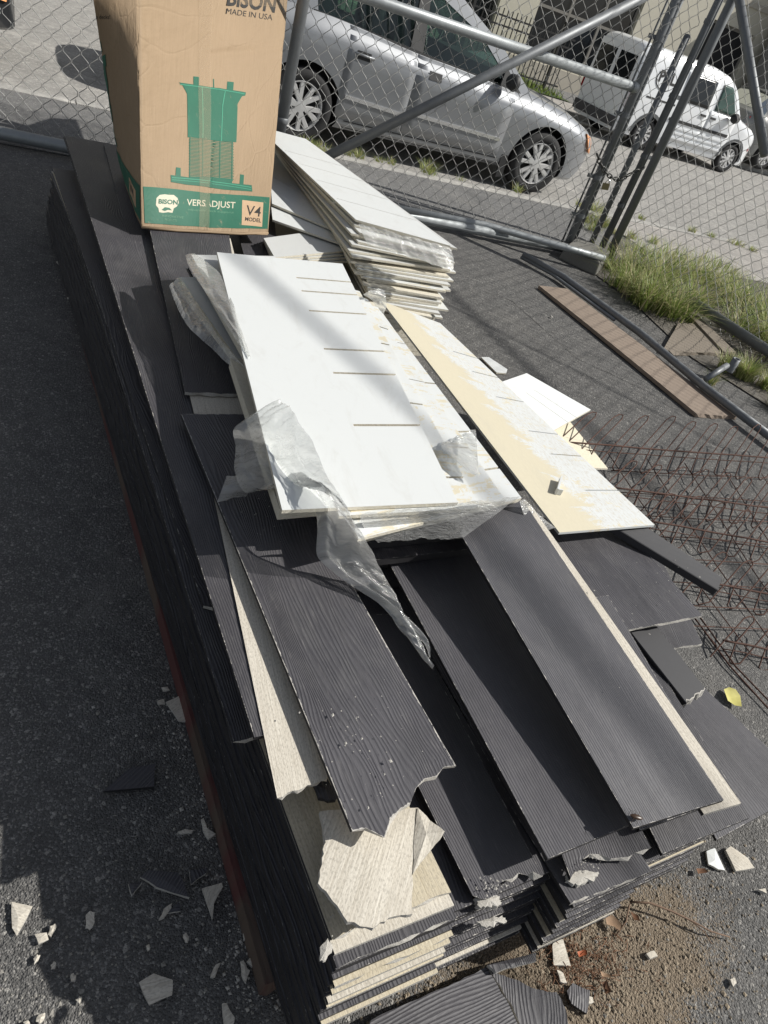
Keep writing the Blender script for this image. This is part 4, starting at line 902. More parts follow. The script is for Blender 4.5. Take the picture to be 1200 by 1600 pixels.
# the large boards on top
q = PQ([(318, 700), (390, 690), (512, 1216), (433, 1246)], (.412, .412, .405, .405)); tag(board('siding_board', *q, T, bmats(), rag=.003, seed=14, nL=12), 'long bare cream board lying slanted beneath the widest grained dark board', 'siding board')
def profB(w): return -.035 + .050 * math.exp(-((w - .12) / .25) ** 2) * 0 + .055 * max(0, 1 - abs(w - .20) / .5) - .006 * math.sin(w * 22)
q = PQ([(283, 647), (398, 648), (728, 1222), (551, 1300)], (.432, .432, .43, .43)); tag(board('siding_board', *q, T, [DARKBIG, M_EDGE, M_CORE, BEIGE], rag=.0025, seed=15, nL=16, near_prof=profB, warp=.002), 'wide dark board with bold swirling wood grain and a snapped near end', 'siding board')
q = PQ([(560, 790), (686, 780), (985, 1288), (856, 1342)], (.37, .37, .37, .37)); tag(board('siding_board', *q, T, [DARK[2], M_EDGE, M_CORE, BEIGE], seed=16, nL=16), 'finely ribbed dark board half in shadow between two wider boards', 'siding board')
q = PQ([(780, 792), (830, 790), (1158, 1255), (1100, 1272)], (.485, .485, .408, .408)); tag(board('siding_board', *q, T, bmats(), seed=17, nL=16), 'bare cream board seen as a thin pale strip right of the widest smooth board', 'siding board')
q = PQ([(695, 792), (818, 783), (1131, 1250), (990, 1294)], (.50, .50, .42, .42)); tag(board('siding_board', *q, T, [DARKFAINT, M_EDGE, M_CORE, BEIGE], seed=18, nL=16), 'widest smooth dark board crossed by a soft cable shadow', 'siding board')
# boards sticking out on the right
q = PQ([(940, 1000), (1025, 1004), (1267, 1231), (1120, 1312)], (.13, .13, .12, .12)); tag(board('siding_board', *q, T, dmats(0), seed=19, nL=12), 'dark board lying lowest on the asphalt at the right edge of the frame', 'siding board')
q = PQ([(900, 840), (1015, 835), (1098, 1006), (1000, 1020)], (.20, .20, .18, .18)); tag(board('siding_board', *q, T, dmats(3), seed=20, rag=.002), 'short dark board end peeking out under the broad grey-dusted board', 'siding board')
q = PQ([(830, 810), (955, 800), (1098, 962), (966, 987)], (.335, .335, .32, .32)); tag(board('siding_board', *q, T, dmats(1), seed=21, nL=12, rag=.001), 'broad dusty dark board jutting right from beneath the torn tan panel', 'siding board')
q = PQ([(880, 810), (950, 800), (1070, 940), (1000, 960)], (.31, .31, .30, .30)); tag(board('siding_board', *q, T, dmats(2), seed=22), 'dark board just below the broad dusty board at its right edge', 'siding board')
TRIM = simple('smooth_dark_trim', (.026, .026, .030), .62, 0, 25, .12, .25, .0006)
def trim(q, zz, t, label, rag=0.0, mats=None):
    o = board('trim_board', *PQ(q, zz), t, mats or [TRIM, TRIM, M_CORE, TRIM], rag=rag, nL=6, seed=23); b = o.modifiers.new('b', 'BEVEL'); b.width = .002; b.segments = 1; b.limit_method = 'ANGLE'; tag(o, label, 'trim board')
trim([(930, 805), (975, 800), (1129, 902), (1122, 922)], (.385, .385, .315, .315), .026, 'thick smooth dark trim board poking out below the torn tan panel', mats=[TRIM] * 4)
trim([(940, 930), (985, 925), (1104, 1077), (1072, 1098)], (.30, .30, .262, .262), .026, 'short thick dark trim board with a broken white end', .006)
# broken fragments on the near end
fr_z = .375
def frag(name, px, z, t, label, cat='board fragment', mats=None, jag=.003, seed=1, sub=3, warp=0.004, uvd=None, zl=None):
    pts = [P(u, v, (zl[i] if zl else z)) for i, (u, v) in enumerate(px)]
    o = poly_slab(name, pts, t, mats or [BEIGE, M_CORE, DARK[0]], None, jag, seed, sub, uvd, warp); return tag(o, label, cat)
uvx = (EA * .75 + EB * .66).normalized()
frag('board_fragment', [(500, 1268), (560, 1262), (600, 1268), (653, 1262), (648, 1300), (644, 1366), (645, 1428), (607, 1434), (583, 1450), (543, 1440), (520, 1408), (497, 1380), (503, 1340), (509, 1316)], .385, T, 'large broken cream fragment lying face down on the front corner of the stack', uvd=uvx, seed=3, sub=4, jag=.0022)
frag('board_fragment', [(653, 1262), (672, 1282), (695, 1299), (676, 1325), (645, 1366), (648, 1300)], .388, T, 'triangular cream fragment folded up beside the large broken one', uvd=uvx, seed=4, sub=3, jag=.0015, zl=[.388, .39, .40, .39, .386, .386])
frag('board_fragment', [(487, 1222), (512, 1217), (527, 1246), (514, 1252), (498, 1246)], .378, T, 'small black broken fragment tucked under the snapped cream board', mats=dmats(1)[:3], seed=6)
frag('board_fragment', [(742, 1402), (757, 1396), (778, 1400), (784, 1410), (768, 1418), (748, 1416)], .272, T * 1.4, 'crumbled whitish fragment on the ragged end of the dark board', mats=[M_CORE] * 3, seed=9, jag=.0035, sub=6)
frag('board_fragment', [(745, 1440), (785, 1430), (792, 1440), (760, 1450)], .235, T * .7, 'thin whitish fragment below the crumbled one', mats=[M_CORE] * 3, seed=10, jag=.003, sub=6)
frag('board_fragment', [(884, 1368), (905, 1360), (935, 1362), (930, 1374), (908, 1382), (890, 1378)], .285, T * .9, 'layered white splinter fragment where a bite is broken from a dark board', mats=[M_CORE] * 3, seed=11, jag=.003, sub=6)
frag('board_fragment', [(500, 1480), (512, 1466), (520, 1480), (508, 1500), (500, 1502)], .345, .003, 'thin white splinter hanging off the front left corner', mats=[M_CORE] * 3, seed=12, jag=.002)
# ------------------------------------------------------------------ white shingle panels
def panel(name, q, z, label, mat, slots=(), t=.0085, slot_from=.45, cat='shingle panel', seed=1, nL=40, thick_edge=None, parent=None, group=None, sw=.004, right=True):
    """panel with real notches cut in from its right edge (slots = positions 0..1 along the length)"""
    fl, fr_, nr, nl = PQ(q, z) if not isinstance(q[0], Vector) else q
    L = ((fl + fr_) / 2 - (nl + nr) / 2).length; W = ((nl - nr).length + (fl - fr_).length) / 2
    cuts = sorted(set([0, 1] + [k / 8 for k in range(9)] + [x for s in slots for x in (s - sw / L, s + sw / L)])); cols = [0, slot_from * .5, slot_from, (1 + slot_from) / 2, 1]
    rnd = random.Random(seed); ou = rnd.uniform(0, 3) if mat is not TAN else 0
    V = []; UV = []; A = []; B = []
    for lay in (0, 1):
        for s in cuts:
            for w in cols:
                p = (fl * (1 - s) + nl * s) * (1 - w) + (fr_ * (1 - s) + nr * s) * w; V.append(p - Vector((0, 0, t * lay)))
                UV.append((s * L + ou, w * W + (0 if mat is TAN else ou))); A.append((s * L, w * W)); B.append(((1 - s) * L, (1 - w) * W))
    n = len(cols); n1 = len(cuts) * n; F = []; FM = []
    def hole(i, j): return 0 <= i < len(cuts) - 1 and 0 <= j < n - 1 and any(abs(cuts[i] - (s - sw / L)) < 1e-6 for s in slots) and cols[j] >= slot_from - 1e-6
    def solid(i, j): return 0 <= i < len(cuts) - 1 and 0 <= j < n - 1 and not hole(i, j)
    for i in range(len(cuts) - 1):
        for j in range(n - 1):
            if hole(i, j): continue
            a = i * n + j; F.append((a, a + n, a + n + 1, a + 1)); FM.append(0); F.append((n1 + a, n1 + a + 1, n1 + a + n + 1, n1 + a + n)); FM.append(1)
            for (di, dj, e0, e1) in ((-1, 0, a, a + 1), (1, 0, a + n + 1, a + n), (0, -1, a + n, a), (0, 1, a + 1, a + n + 1)):
                if not solid(i + di, j + dj): F.append((e0, e1, n1 + e1, n1 + e0)); FM.append(1)
    o = mesh_obj(name, V, F, [mat, thick_edge or CREAM], parent, {'UVMap': UV, 'ea': A, 'eb': B}, False, FM)
    if parent is None: tag(o, label, cat, group)
    return o
# main pile under the top white panel
WT_ = (.605, .605, .585, .585)
main_q = [(339, 394), (535, 412), (716, 785), (441, 797)]
lay_q = [([(420, 430), (590, 480), (815, 778), (560, 842)], .553, 'white panel sticking out furthest right under the clean top panel', WHITECHIP, (.25, .48, .72, .88)),
         ([(400, 400), (575, 468), (790, 782), (552, 806)], .563, 'torn white panel second below the clean top panel', WHITECHIP, (.2, .5, .8)),
         ([(370, 400), (562, 455), (752, 794), (530, 806)], .573, 'white panel directly below the clean top panel with a torn tan corner', WHITECHIP, (.33, .62, .9))]
for k in range(7):
    z = .486 + .0092 * k; d = (6 - k) * .6
    panel('shingle_panel', [(425 + d, 440), (592 + d, 486), (812 - d, 782 - k * .3), (563, 845 - k * 1.5)], z, 'cream panel edge in the plastic-wrapped pile, %s from its bottom' % nth(k + 1), WHITECHIP, (), .0085, seed=k, group='cream panels in the wrapped pile')
for i, (q, z, lab, m, sl_) in enumerate(lay_q): panel('shingle_panel', q, z, lab, m, sl_, .0085, .55, seed=20 + i)
panel('shingle_panel', [(470, 560), (590, 560), (632, 792), (548, 800)], .574, 'tan-backed panel edge peeking at the near end under the clean top panel', core_mat('tan_face', (.54, .47, .30), (.70, .62, .44)), (), .007, seed=31)
panel('shingle_panel', main_q, WT_, 'clean white panel with cut slots lying on top of the wrapped pile', WHITE, (.115, .19, .295, .475, .575, .765), .009, .55, seed=33, sw=.0045)
# fanned packs at its far left
for k in range(4):
    o_ = 3 - k
    panel('shingle_panel', [(279 - o_ * 2.5, 433 + o_ * 2.5), (330, 433), (470, 700), (392 - o_, 590 + o_ * 2)], .478 + .012 * k, 'white panel in the lower left fan beside the clean top panel, %s from its bottom' % nth(k + 1), GREYWHITE, (), .0085, seed=40 + k, group='lower fan of white panels')
for k in range(4):
    o_ = 3 - k
    panel('shingle_panel', [(299 - o_ * 1.2, 398 + o_ * 2.5), (430, 400), (470, 640), (392 - o_, 568 + o_ * 2)], .538 + .011 * k, 'white panel fanned under the far left corner of the clean top panel, %s from below' % nth(k + 1), GREYWHITE, (), .0085, seed=50 + k, group='upper fan of white panels')
panel('shingle_panel', [(360, 560), (520, 560), (640, 780), (437, 796)], .52, 'cream panel end showing inside the crumpled plastic bag', CREAM, (), .03, seed=60)
# supports under the wrapped pile
for k, (a0, a1, b0, b1) in enumerate([(1.05, 2.5, .72, 1.30), (1.02, 2.5, .70, 1.26), (1.00, 2.45, .72, 1.24), (1.04, 2.4, .70, 1.22), (1.06, 2.4, .74, 1.2), (1.0, 2.45, .72, 1.2), (1.03, 2.5, .70, 1.2), (1.05, 2.4, .72, 1.2)]):
    z = .27 + .028 * k; zf = z
    q = [S(a1, b0, zf), S(a1, b1, zf), S(a0, b1, z), S(a0, b0, z)]
    o = board('siding_board', *q, T * 2.5, dmats(k), seed=90 + k); tag(o, 'dark board buried under the wrapped white pile, %s from the bottom' % nth(k + 1), 'siding board', 'boards buried under the white pile')
# tall pile behind, right of the carton
n_up = 12
for k in range(12):
    z = .47 + .0105 * k; f = (11 - k); jx = random.uniform(-9, 9) * (k < 11)
    q = [(400, 205), (487, 226), (704 + f * .7 + jx * .6, 384 + f * 4.0 + jx * .5), (556 - f * .2 + jx, 343 + f * 5.4)]
    qq = [P(395, 190, z), P(500, 215, z), P(q[2][0], q[2][1], z), P(q[3][0], q[3][1], z)]
    top = k == 11
    mid_r = P(545, 252, z)
    panel('shingle_panel', [P(428 - 28, 196, z), P(478, 217, z), P(q[2][0] + random.uniform(-5, 5) * (k < 11), q[2][1] + random.uniform(-5, 6) * (k < 11), z), P(q[3][0], q[3][1] + random.uniform(-4, 4) * (k < 11), z)], 0,
          'clean white top panel of the tall pile right of the carton' if top else 'cream panel, %s from the top of the tall pile right of the carton' % nth(12 - k), WHITE if top else (GREYWHITE if k % 3 else WHITECHIP), (.3, .45, .62, .8) if top else (), .009 if top else .0085, .05, seed=100 + k, group=None if top else 'upper panels of the tall pile', sw=.0018)
for k in range(14):
    z = .32 + .0105 * k; f = 13 - k; jx = random.uniform(-11, 11)
    panel('shingle_panel', [P(455, 250, z), P(525, 262, z), P(709 - f * 2.1 + jx * .9 + random.uniform(-5, 5), 432 + f * 5.0 + random.uniform(-4, 4), z), P(552 + f * 3.2 + jx, 408 + f * 5.9, z)], 0, 'cream panel in the sagging lower half of the tall pile, %s from its bottom' % nth(k + 1), (WHITECHIP, CREAM, GREYWHITE)[k % 3], (), .0085, seed=130 + k, group='lower panels of the tall pile')
for k in range(9):
    z = .12 + .022 * k
    o = board('siding_board', S(3.5, 1.2, z), S(3.5, 1.85, z), S(2.55, 1.85, z), S(2.55, 1.2, z), .02, [CREAM] * 4, seed=200 + k); tag(o, 'support board hidden beneath the tall white pile, %s from the ground' % nth(k + 1), 'board', 'support boards beneath the tall pile')
# panels between carton and tall pile
panel('shingle_panel', [(418, 200), (470, 250), (600, 392), (425, 318)], .462, 'white panel with slots slipping out beside the carton', WHITE, (.35, .7), .009, .05, seed=150, sw=.002)
panel('shingle_panel', [(415, 240), (470, 260), (595, 402), (426, 343)], .448, 'white panel just below the slipped slotted panel beside the carton', WHITE, (), .009, seed=151)
for k in range(4):
    panel('shingle_panel', [(412, 372 + (3 - k)), (516 + (3 - k) * 3, 358), (549 + (3 - k) * 8, 391 + (3 - k) * 5), (429, 402 + (3 - k) * 4)], .43 - .011 * (3 - k), ['lowest grey-white panel end in front of the carton corner', 'second lowest grey-white panel end near the carton corner', 'grey-white panel just below the top one near the carton corner', 'top pale grey panel half shaded near the carton corner'][k], GREYWHITE, (), .009, seed=160 + k)
# torn tan panel hanging over the right side
panel('shingle_panel', [(596, 470), (688, 505), (1023, 820), (874, 832)], (.43, .40, .385, .40), 'long torn tan and white panel hanging over the right side of the stack', TAN, (.22, .33, .46, .62, .72, .865), .008, .62, seed=70, sw=.0025, thick_edge=WHITECHIP)
panel('shingle_panel', [(830, 630), (885, 652), (950, 732), (870, 728)], (.20, .14, .12, .20), 'plain cream panel corner under the torn tan panel', core_mat('plain_cream_face', (.60, .55, .42), (.70, .65, .52)), (.5,), .008, .5, seed=71, sw=.0015)
panel('shingle_panel', [(823, 583), (923, 640), (862, 674), (774, 600)], (.27, .17, .24, .31), 'loose white panel corner with two scored lines beside the torn tan panel', WHITE, (.40, .62), .008, .3, seed=72, sw=.0012)
frag('panel_chip', [(752, 558), (764, 558), (793, 577), (791, 583), (776, 582)], .012, .008, 'small white chip on the asphalt beyond the torn tan panel', 'chip', [WHITE, CREAM, CREAM], .001, 2, 1, 0)
mb = MB(); c = P(866, 772, .40); u1 = (P(872, 752, .40) - c); u2 = (P(876, 774, .40) - c)
mb.box(c, u1, u1.cross(Vector((0, 0, 1))).normalized() * .006, Vector((0, 0, .022))); mb.box(c, u2, u2.cross(Vector((0, 0, 1))).normalized() * -.006, Vector((0, 0, .02)))
tag(mb.build('corner_clip', WHITE), 'tiny L shaped white clip lying on the torn tan panel', 'clip')
# ------------------------------------------------------------------ plastic film
def film(name, left, right, label, n=14, amp=.012, seed=1, sub=4, sag=0.0, zmin=None):
    """thin film strung between two outlines, wrinkled mostly along its length"""
    n = int(n * 1.8); sub *= 2
    def dens(l):
        o_ = []
        for i_, (a, b) in enumerate(zip(l, l[1:])):
            p0 = l[max(0, i_ - 1)]; p3 = l[min(len(l) - 1, i_ + 2)]
            for k in range(sub):
                t = k / sub; o_.append(.5 * ((2 * a) + (b - p0) * t + (2 * p0 - 5 * a + 4 * b - p3) * t * t + (3 * a - p0 - 3 * b + p3) * t ** 3))
        return o_ + [l[-1]]
    Lp = dens([P(*a) for a in left]); Rp = dens([P(*a) for a in right]); V = []; UV = []; m = len(Lp); s_ = 0
    for i in range(m):
        if i: s_ += ((Lp[i] + Rp[i]) - (Lp[i - 1] + Rp[i - 1])).length / 2
        W_ = (Lp[i] - Rp[i]).length
        for j in range(n + 1):
            t = j / n; p = Lp[i].lerp(Rp[i], t); e = math.sin(math.pi * t) ** .5; x = t * max(W_, .05)
            q = noise.noise_vector(Vector((x * 9, s_ * 9, seed)))
            fold = noise.noise(Vector((x * 30, s_ * 7, seed + 2))); f2 = 1 - abs(noise.noise(Vector((x * 55 + 3, s_ * 20, seed + 7)))) * 2.2; f3 = 1 - abs(noise.noise(Vector((x * 18 - s_ * 22, s_ * 14, seed + 11)))) * 2
            edge = noise.noise_vector(p * 24 + Vector((seed * 2, 0, 0)))
            V.append(p + Vector((q.x, q.y, 0)) * amp * .5 + edge * amp * .3 + Vector((0, 0, amp * (1.5 * fold + .45 * f2 + .5 * f3 + .5) * (.3 + .7 * e) + sag * e)))
            UV.append((x, s_))
    F = [(i * (n + 1) + j, (i + 1) * (n + 1) + j, (i + 1) * (n + 1) + j + 1, i * (n + 1) + j + 1) for i in range(m - 1) for j in range(n)]
    o = mesh_obj(name, V, F, PLASTIC if 'bag' in name or 'streamer' in name else PLASTIC_THIN, None, {'UVMap': UV}, True); tag(o, label, 'plastic film'); return o
film('plastic_bag', [(432, 634, .64), (395, 650, .60), (365, 672, .56), (367, 700, .52), (366, 740, .50), (385, 772, .48), (430, 752, .53), (465, 742, .60), (490, 790, .56), (494, 830, .53), (496, 875, .48), (540, 910, .455), (595, 948, .44), (625, 985, .43), (650, 1020, .42), (672, 1045, .41)],
     [(440, 632, .64), (452, 638, .66), (470, 668, .66), (490, 700, .66), (505, 730, .65), (520, 755, .65), (530, 775, .65), (545, 800, .64), (560, 830, .60), (580, 862, .54), (600, 900, .47), (618, 935, .455), (635, 962, .45), (648, 985, .44), (662, 1010, .425), (674, 1046, .41)], 'large crumpled clear plastic bag trailing over the grained dark board', 22, .011, 3, 5)
film('plastic_bag_flap', [(352, 745, .47), (345, 765, .46), (338, 787, .43)], [(385, 745, .50), (388, 765, .48), (382, 778, .44)], 'small corner flap of clear plastic at the left tip of the large bag', 8, .006, 5, 5)
film('plastic_streamer', [(600, 948, .44), (630, 975, .435), (662, 1005, .43), (670, 1028, .425)], [(612, 945, .45), (640, 968, .445), (668, 1000, .44), (672, 1030, .43)], 'thin clear plastic streamer at the tail of the large bag', 4, .004, 8, 4)
film('plastic_wrap', [(563, 806, .60), (568, 825, .555), (590, 849, .50)], [(812, 778, .585), (770, 808, .545), (722, 842, .49)], 'clear plastic wrap hanging over the near end of the white pile', 40, .006, 11, 5)
film('plastic_wrap', [(700, 690, .602), (690, 700, .60), (735, 740, .60)], [(742, 672, .595), (746, 720, .60), (748, 745, .60)], 'piece of clear film stuck to the right side of the white pile', 10, .006, 14, 5)
film('plastic_wrap', [(560, 350, .61), (566, 366, .585), (575, 384, .56)], [(704, 388, .61), (709, 404, .585), (708, 424, .55)], 'clear wrap torn open over the near end of the tall pile', 40, .004, 17, 5)
film('plastic_wrap', [(565, 462, .60), (582, 472, .56), (592, 492, .50)], [(600, 455, .60), (604, 472, .58), (598, 494, .50)], 'small tuft of clear plastic between the tall pile and the tan panel', 8, .010, 19, 5)
film('plastic_wrap', [(264, 448, .53), (290, 505, .52), (330, 545, .51), (380, 590, .50)], [(282, 434, .535), (312, 480, .53), (345, 530, .53), (386, 578, .52)], 'clear wrap round the lower fan of white panels', 8, .005, 23, 6)
film('plastic_wrap', [(289, 400, .58), (300, 425, .585), (335, 480, .59), (385, 560, .59)], [(305, 398, .59), (345, 430, .595), (372, 500, .598), (392, 560, .60)], 'clear wrap over the upper fan of white panels', 10, .005, 27, 6)
film('plastic_wrap', [(812, 785, .53), (822, 812, .48), (850, 832, .42)], [(822, 782, .53), (838, 800, .48), (868, 828, .42)], 'strip of clear film drooping between the white pile and the tan panel', 6, .006, 29, 5)
# ------------------------------------------------------------------ carton
KR, ns, ls, bs = new_mat('kraft_cardboard')
v = coords(ns, ls, uvmap='UVMap'); fl_ = noise_t(ns, ls, coords(ns, ls, uvmap='UVMap', scale=(140, 6, 1)), 1.4, 4, .6); bg_ = noise_t(ns, ls, v, 5, 5, .65); sp_ = noise_t(ns, ls, v, 120, 3, .7)
c = mix(ns, ls, bg_, (.20, .142, .080), (.275, .198, .118)); c = mix(ns, ls, mth(ns, ls, 'MULTIPLY', fl_, .3), c, (.55, .40, .27)); c = mix(ns, ls, mth(ns, ls, 'MULTIPLY', sp_, .25), c, (.30, .20, .12))
ls.new(c, bs.inputs['Base Color']); bs.inputs['Roughness'].default_value = .75; vc_ = nd(ns, 'ShaderNodeTexVoronoi', feature='DISTANCE_TO_EDGE'); vc_.inputs['Scale'].default_value = 5.5; vw_ = nd(ns, 'ShaderNodeVectorMath', operation='ADD'); nz_ = nd(ns, 'ShaderNodeTexNoise'); nz_.inputs['Scale'].default_value = 4; ls.new(v, nz_.inputs['Vector']); vs_ = nd(ns, 'ShaderNodeVectorMath', operation='SCALE'); vs_.inputs['Scale'].default_value = .25; ls.new(nz_.outputs['Color'], vs_.inputs[0]); ls.new(v, vw_.inputs[0]); ls.new(vs_.outputs[0], vw_.inputs[1]); ls.new(vw_.outputs[0], vc_.inputs['Vector'])
cr_ = ramp(ns, ls, vc_.outputs['Distance'], [(0, g(0)), (.035, g(.8)), (.3, g(1))])
ls.new(bump(ns, ls, mth(ns, ls, 'ADD', mth(ns, ls, 'ADD', fl_, mth(ns, ls, 'MULTIPLY', bg_, 3)), mth(ns, ls, 'MULTIPLY', cr_, mth(ns, ls, 'MULTIPLY', bg_, 1.6))), .5, .004), bs.inputs['Normal'])
def ink(name, c):
    m, ns, ls, bs = new_mat(name); v = coords(ns, ls, 'Object'); a = noise_t(ns, ls, v, 26, 8, .78); b = noise_t(ns, ls, v, 7, 4, .6)
    cc = mix(ns, ls, b, tuple(x * .8 for x in c), tuple(x * 1.25 for x in c)); ls.new(mix(ns, ls, ramp(ns, ls, a, [(.60, g(0)), (.70, g(.75))]), cc, (.27, .21, .13)), bs.inputs['Base Color']); bs.inputs['Roughness'].default_value = .65; return m
INKG = ink('green_ink', (.012, .105, .062)); INKK = simple('black_ink', (.02, .018, .016), .6, 0, 5, .1, 0); INKL = simple('pale_ink', (.50, .47, .36), .6, 0, 5, .1, 0)
bz = .44; TOPZ = 1.16
FLb, FRb = P(221, 356, bz), P(418, 366, bz); BLb = P(187, 258, bz)
FLt, FRt = P(216, -25, TOPZ), P(450, -25, TOPZ); BLt = P(139, -42, TOPZ)
dpt = (BLb - FLb); BRb = FRb + dpt; BRt = FRt + (BLt - FLt)
box = empty('cardboard_box', FLb); tag(box, 'tall dented cardboard carton with green printed pedestal standing on the far end of the stack', 'carton')
def face_fn(b0, b1, t0, t1, bulge, seed, tapew=None):
    n_ = (b1 - b0).cross(Vector((0, 0, 1))).normalized()
    if n_.dot(CAM0 - b0) < 0: n_ = -n_
    def F(s, t, off=0.0):
        p = b0.lerp(b1, s).lerp(t0.lerp(t1, s), t)
        e = math.sin(math.pi * min(1, max(0, s))) ** .6 * math.sin(math.pi * min(1, max(0, t * .9 + .05))) ** .5
        d = bulge * e + .006 * noise.noise(Vector((s * 3, t * 5, seed))) * e + .0025 * noise.noise(Vector((s * 9, t * 12, seed + 4)))
        if tapew:                                          # vertical seam with a shallow step, and a horizontal crush crease near the top
            d += .004 * math.exp(-((s - .47) / .012) ** 2) * -1 + .003 * (s > .47) + .010 * math.exp(-((t - (.70 - .04 * s)) / .012) ** 2) * (s > .35) * -1 + .006 * (t > .70) * (s > .45)
        return p + n_ * (d + off)
    return F
FF = face_fn(FLb, FRb, FLt, FRt, .010, 2.0, True); FS = face_fn(FLb, BLb, FLt, BLt, .014, 5.0)
FR_ = face_fn(FRb, BRb, FRt, BRt, .006, 7); FB = face_fn(BLb, BRb, BLt, BRt, .006, 9)
def grid_face(name, F, ns_, nt, flip=False, W=.6, Hh=.8):
    V = [F(i / ns_, j / nt) for i in range(ns_ + 1) for j in range(nt + 1)]; UV = [(i / ns_ * W, j / nt * Hh) for i in range(ns_ + 1) for j in range(nt + 1)]
    f = [(i * (nt + 1) + j, (i + 1) * (nt + 1) + j, (i + 1) * (nt + 1) + j + 1, i * (nt + 1) + j + 1) for i in range(ns_) for j in range(nt)]
    if flip: f = [tuple(reversed(x)) for x in f]
    V = [p - FLb for p in V]; o = mesh_obj(name, V, f, KR, box, {'UVMap': UV}, True); sm = o.modifiers.new('t', 'SOLIDIFY'); sm.thickness = .004; sm.offset = -1; return o
pf_ = grid_face('front_panel', FF, 60, 90); ps_ = grid_face('side_panel', FS, 24, 50, True); grid_face('side_panel', FR_, 12, 20); grid_face('back_panel', FB, 12, 20, True)
for a, b, c_, d_ in ((FLb, FRb, BRb, BLb), (FLt, FRt, BRt, BLt)):
    V = [p - FLb + Vector((0, 0, .003 if a is FLb else -.003)) for p in (a, b, c_, d_)]; mesh_obj('flap', V, [(0, 1, 2, 3)], KR, box, {'UVMap': [(0, 0), (1, 0), (1, 1), (0, 1)]})
def inv_face(F, u, v, s=.5, t=.3):
    for _ in range(14):
        p = proj(F(s, t)); e = 1e-3; ps = (proj(F(s + e, t)) - p) / e; pt = (proj(F(s, t + e)) - p) / e; r = Vector((u, v)) - p
        det = ps.x * pt.y - ps.y * pt.x; s += max(-.3, min(.3, (r.x * pt.y - r.y * pt.x) / det)); t += max(-.3, min(.3, (ps.x * r.y - ps.y * r.x) / det))
    return s, t
def densify(poly, st=.03):
    o_ = []
    for a, b in zip(poly, poly[1:] + poly[:1]):
        n_ = max(1, int(math.hypot(b[0] - a[0], b[1] - a[1]) / st)); o_ += [(a[0] + (b[0] - a[0]) * k / n_, a[1] + (b[1] - a[1]) * k / n_) for k in range(n_)]
    return o_
def printed(name, F, poly_px, ink, off, par):
    st = [inv_face(F, u, v) for u, v in poly_px]; printed_st(name, F, st, ink, off, par)
def printed_st(name, F, st, ink, off, par):
    """flat print: outline filled with a fine grid so that it follows the dented face"""
    bm = bmesh.new(); vs = [bm.verts.new((s, t, 0)) for s, t in densify(st)]
    try: bm.faces.new(vs)
    except Exception: bm.free(); return
    s0 = min(x[0] for x in st); s1 = max(x[0] for x in st); t0 = min(x[1] for x in st); t1 = max(x[1] for x in st)
    k = math.floor(s0 / .03) * .03
    while k < s1:
        bmesh.ops.bisect_plane(bm, geom=bm.verts[:] + bm.edges[:] + bm.faces[:], plane_co=(k, 0, 0), plane_no=(1, 0, 0)); k += .03
    k = math.floor(t0 / .025) * .025
    while k < t1:
        bmesh.ops.bisect_plane(bm, geom=bm.verts[:] + bm.edges[:] + bm.faces[:], plane_co=(0, k, 0), plane_no=(0, 1, 0)); k += .025
    bmesh.ops.triangulate(bm, faces=bm.faces[:]); bm.verts.index_update()
    V = [F(x.co.x, x.co.y, off) - FLb for x in bm.verts]; fs = [tuple(q.index for q in f.verts) for f in bm.faces]; bm.free()
    mesh_obj(name, V, fs, ink, par)
def ptext(s, F, px0, px1, hpx, ink, off, par, bold=0.0, name='printed_lettering'):
    """text from px0 to px1 (baseline ends, pixels), height hpx"""
    v, f, _ = text_mesh(s, 1.0, False, bold); x0 = min(a for a, b in v); x1 = max(a for a, b in v); hh = .72
    A = Vector(px0); B = Vector(px1); d = B - A; nrm = Vector((d.y, -d.x)).normalized()
    V = []
    for a, b in v:
        q = A + d * ((a - x0) / (x1 - x0)) + nrm * (b / hh * hpx); st = inv_face(F, q.x, q.y); V.append(F(st[0], st[1], off) - FLb)
    mesh_obj(name, V, f, ink, par)
# green band and pedestal drawing
printed('printed_band', FF, [(223.5, 291), (320, 301), (421, 308), (418, 357), (320, 354), (226, 348)], INKG, .0022, pf_)
sA_, tA_ = inv_face(FF, 223, 291); sB_, tB_ = inv_face(FF, 225, 348)
sS, tS = inv_face(FS, 186, 280, .9, .1); 
printed_st('printed_band', FS, [(.01, tB_), (.99, .035), (.99, .125), (.01, tA_)], INKG, .0022, ps_)
printed('printed_label', FF, [(378, 312), (411, 316), (409, 354), (377, 351)], KR if False else simple('label_kraft', (.45, .31, .19), .7), .0032, pf_)
ptext('V4', FF, (383, 335), (406, 338), 16, INKK, .0042, pf_, .005); ptext('MODEL', FF, (382, 344), (407, 347), 6, INKK, .0042, pf_, .02)
ptext('VERSADJUST', FF, (291, 320), (367, 325), 10, INKL, .0032, pf_, .012)
ptext('adjustable deck supports', FF, (293, 328), (364, 333), 3.2, INKG if False else simple('faint_ink', (.10, .24, .15), .6), .0032, pf_)
blob = [(244, 309), (249, 304), (257, 303), (264, 304), (271, 304), (277, 309), (279, 316), (276, 322), (271, 325), (269, 332), (262, 331), (254, 332), (248, 331), (247, 325), (243, 320)]
printed('printed_emblem', FF, blob, INKL, .0032, pf_); ptext('BISON', FF, (247, 317), (277, 319), 7, INKG, .0042, pf_, .03)
printed('printed_emblem', FF, [(252, 327), (257, 323), (264, 324), (268, 328), (262, 327), (257, 329)], INKG, .0042, pf_)
ptext('INNOVATIVE', FF, (253, 338), (286, 341), 3.5, bpy.data.materials['faint_ink'], .0032, pf_); ptext('PRODUCTS', FF, (257, 344), (276, 346), 3.5, bpy.data.materials['faint_ink'], .0032, pf_)
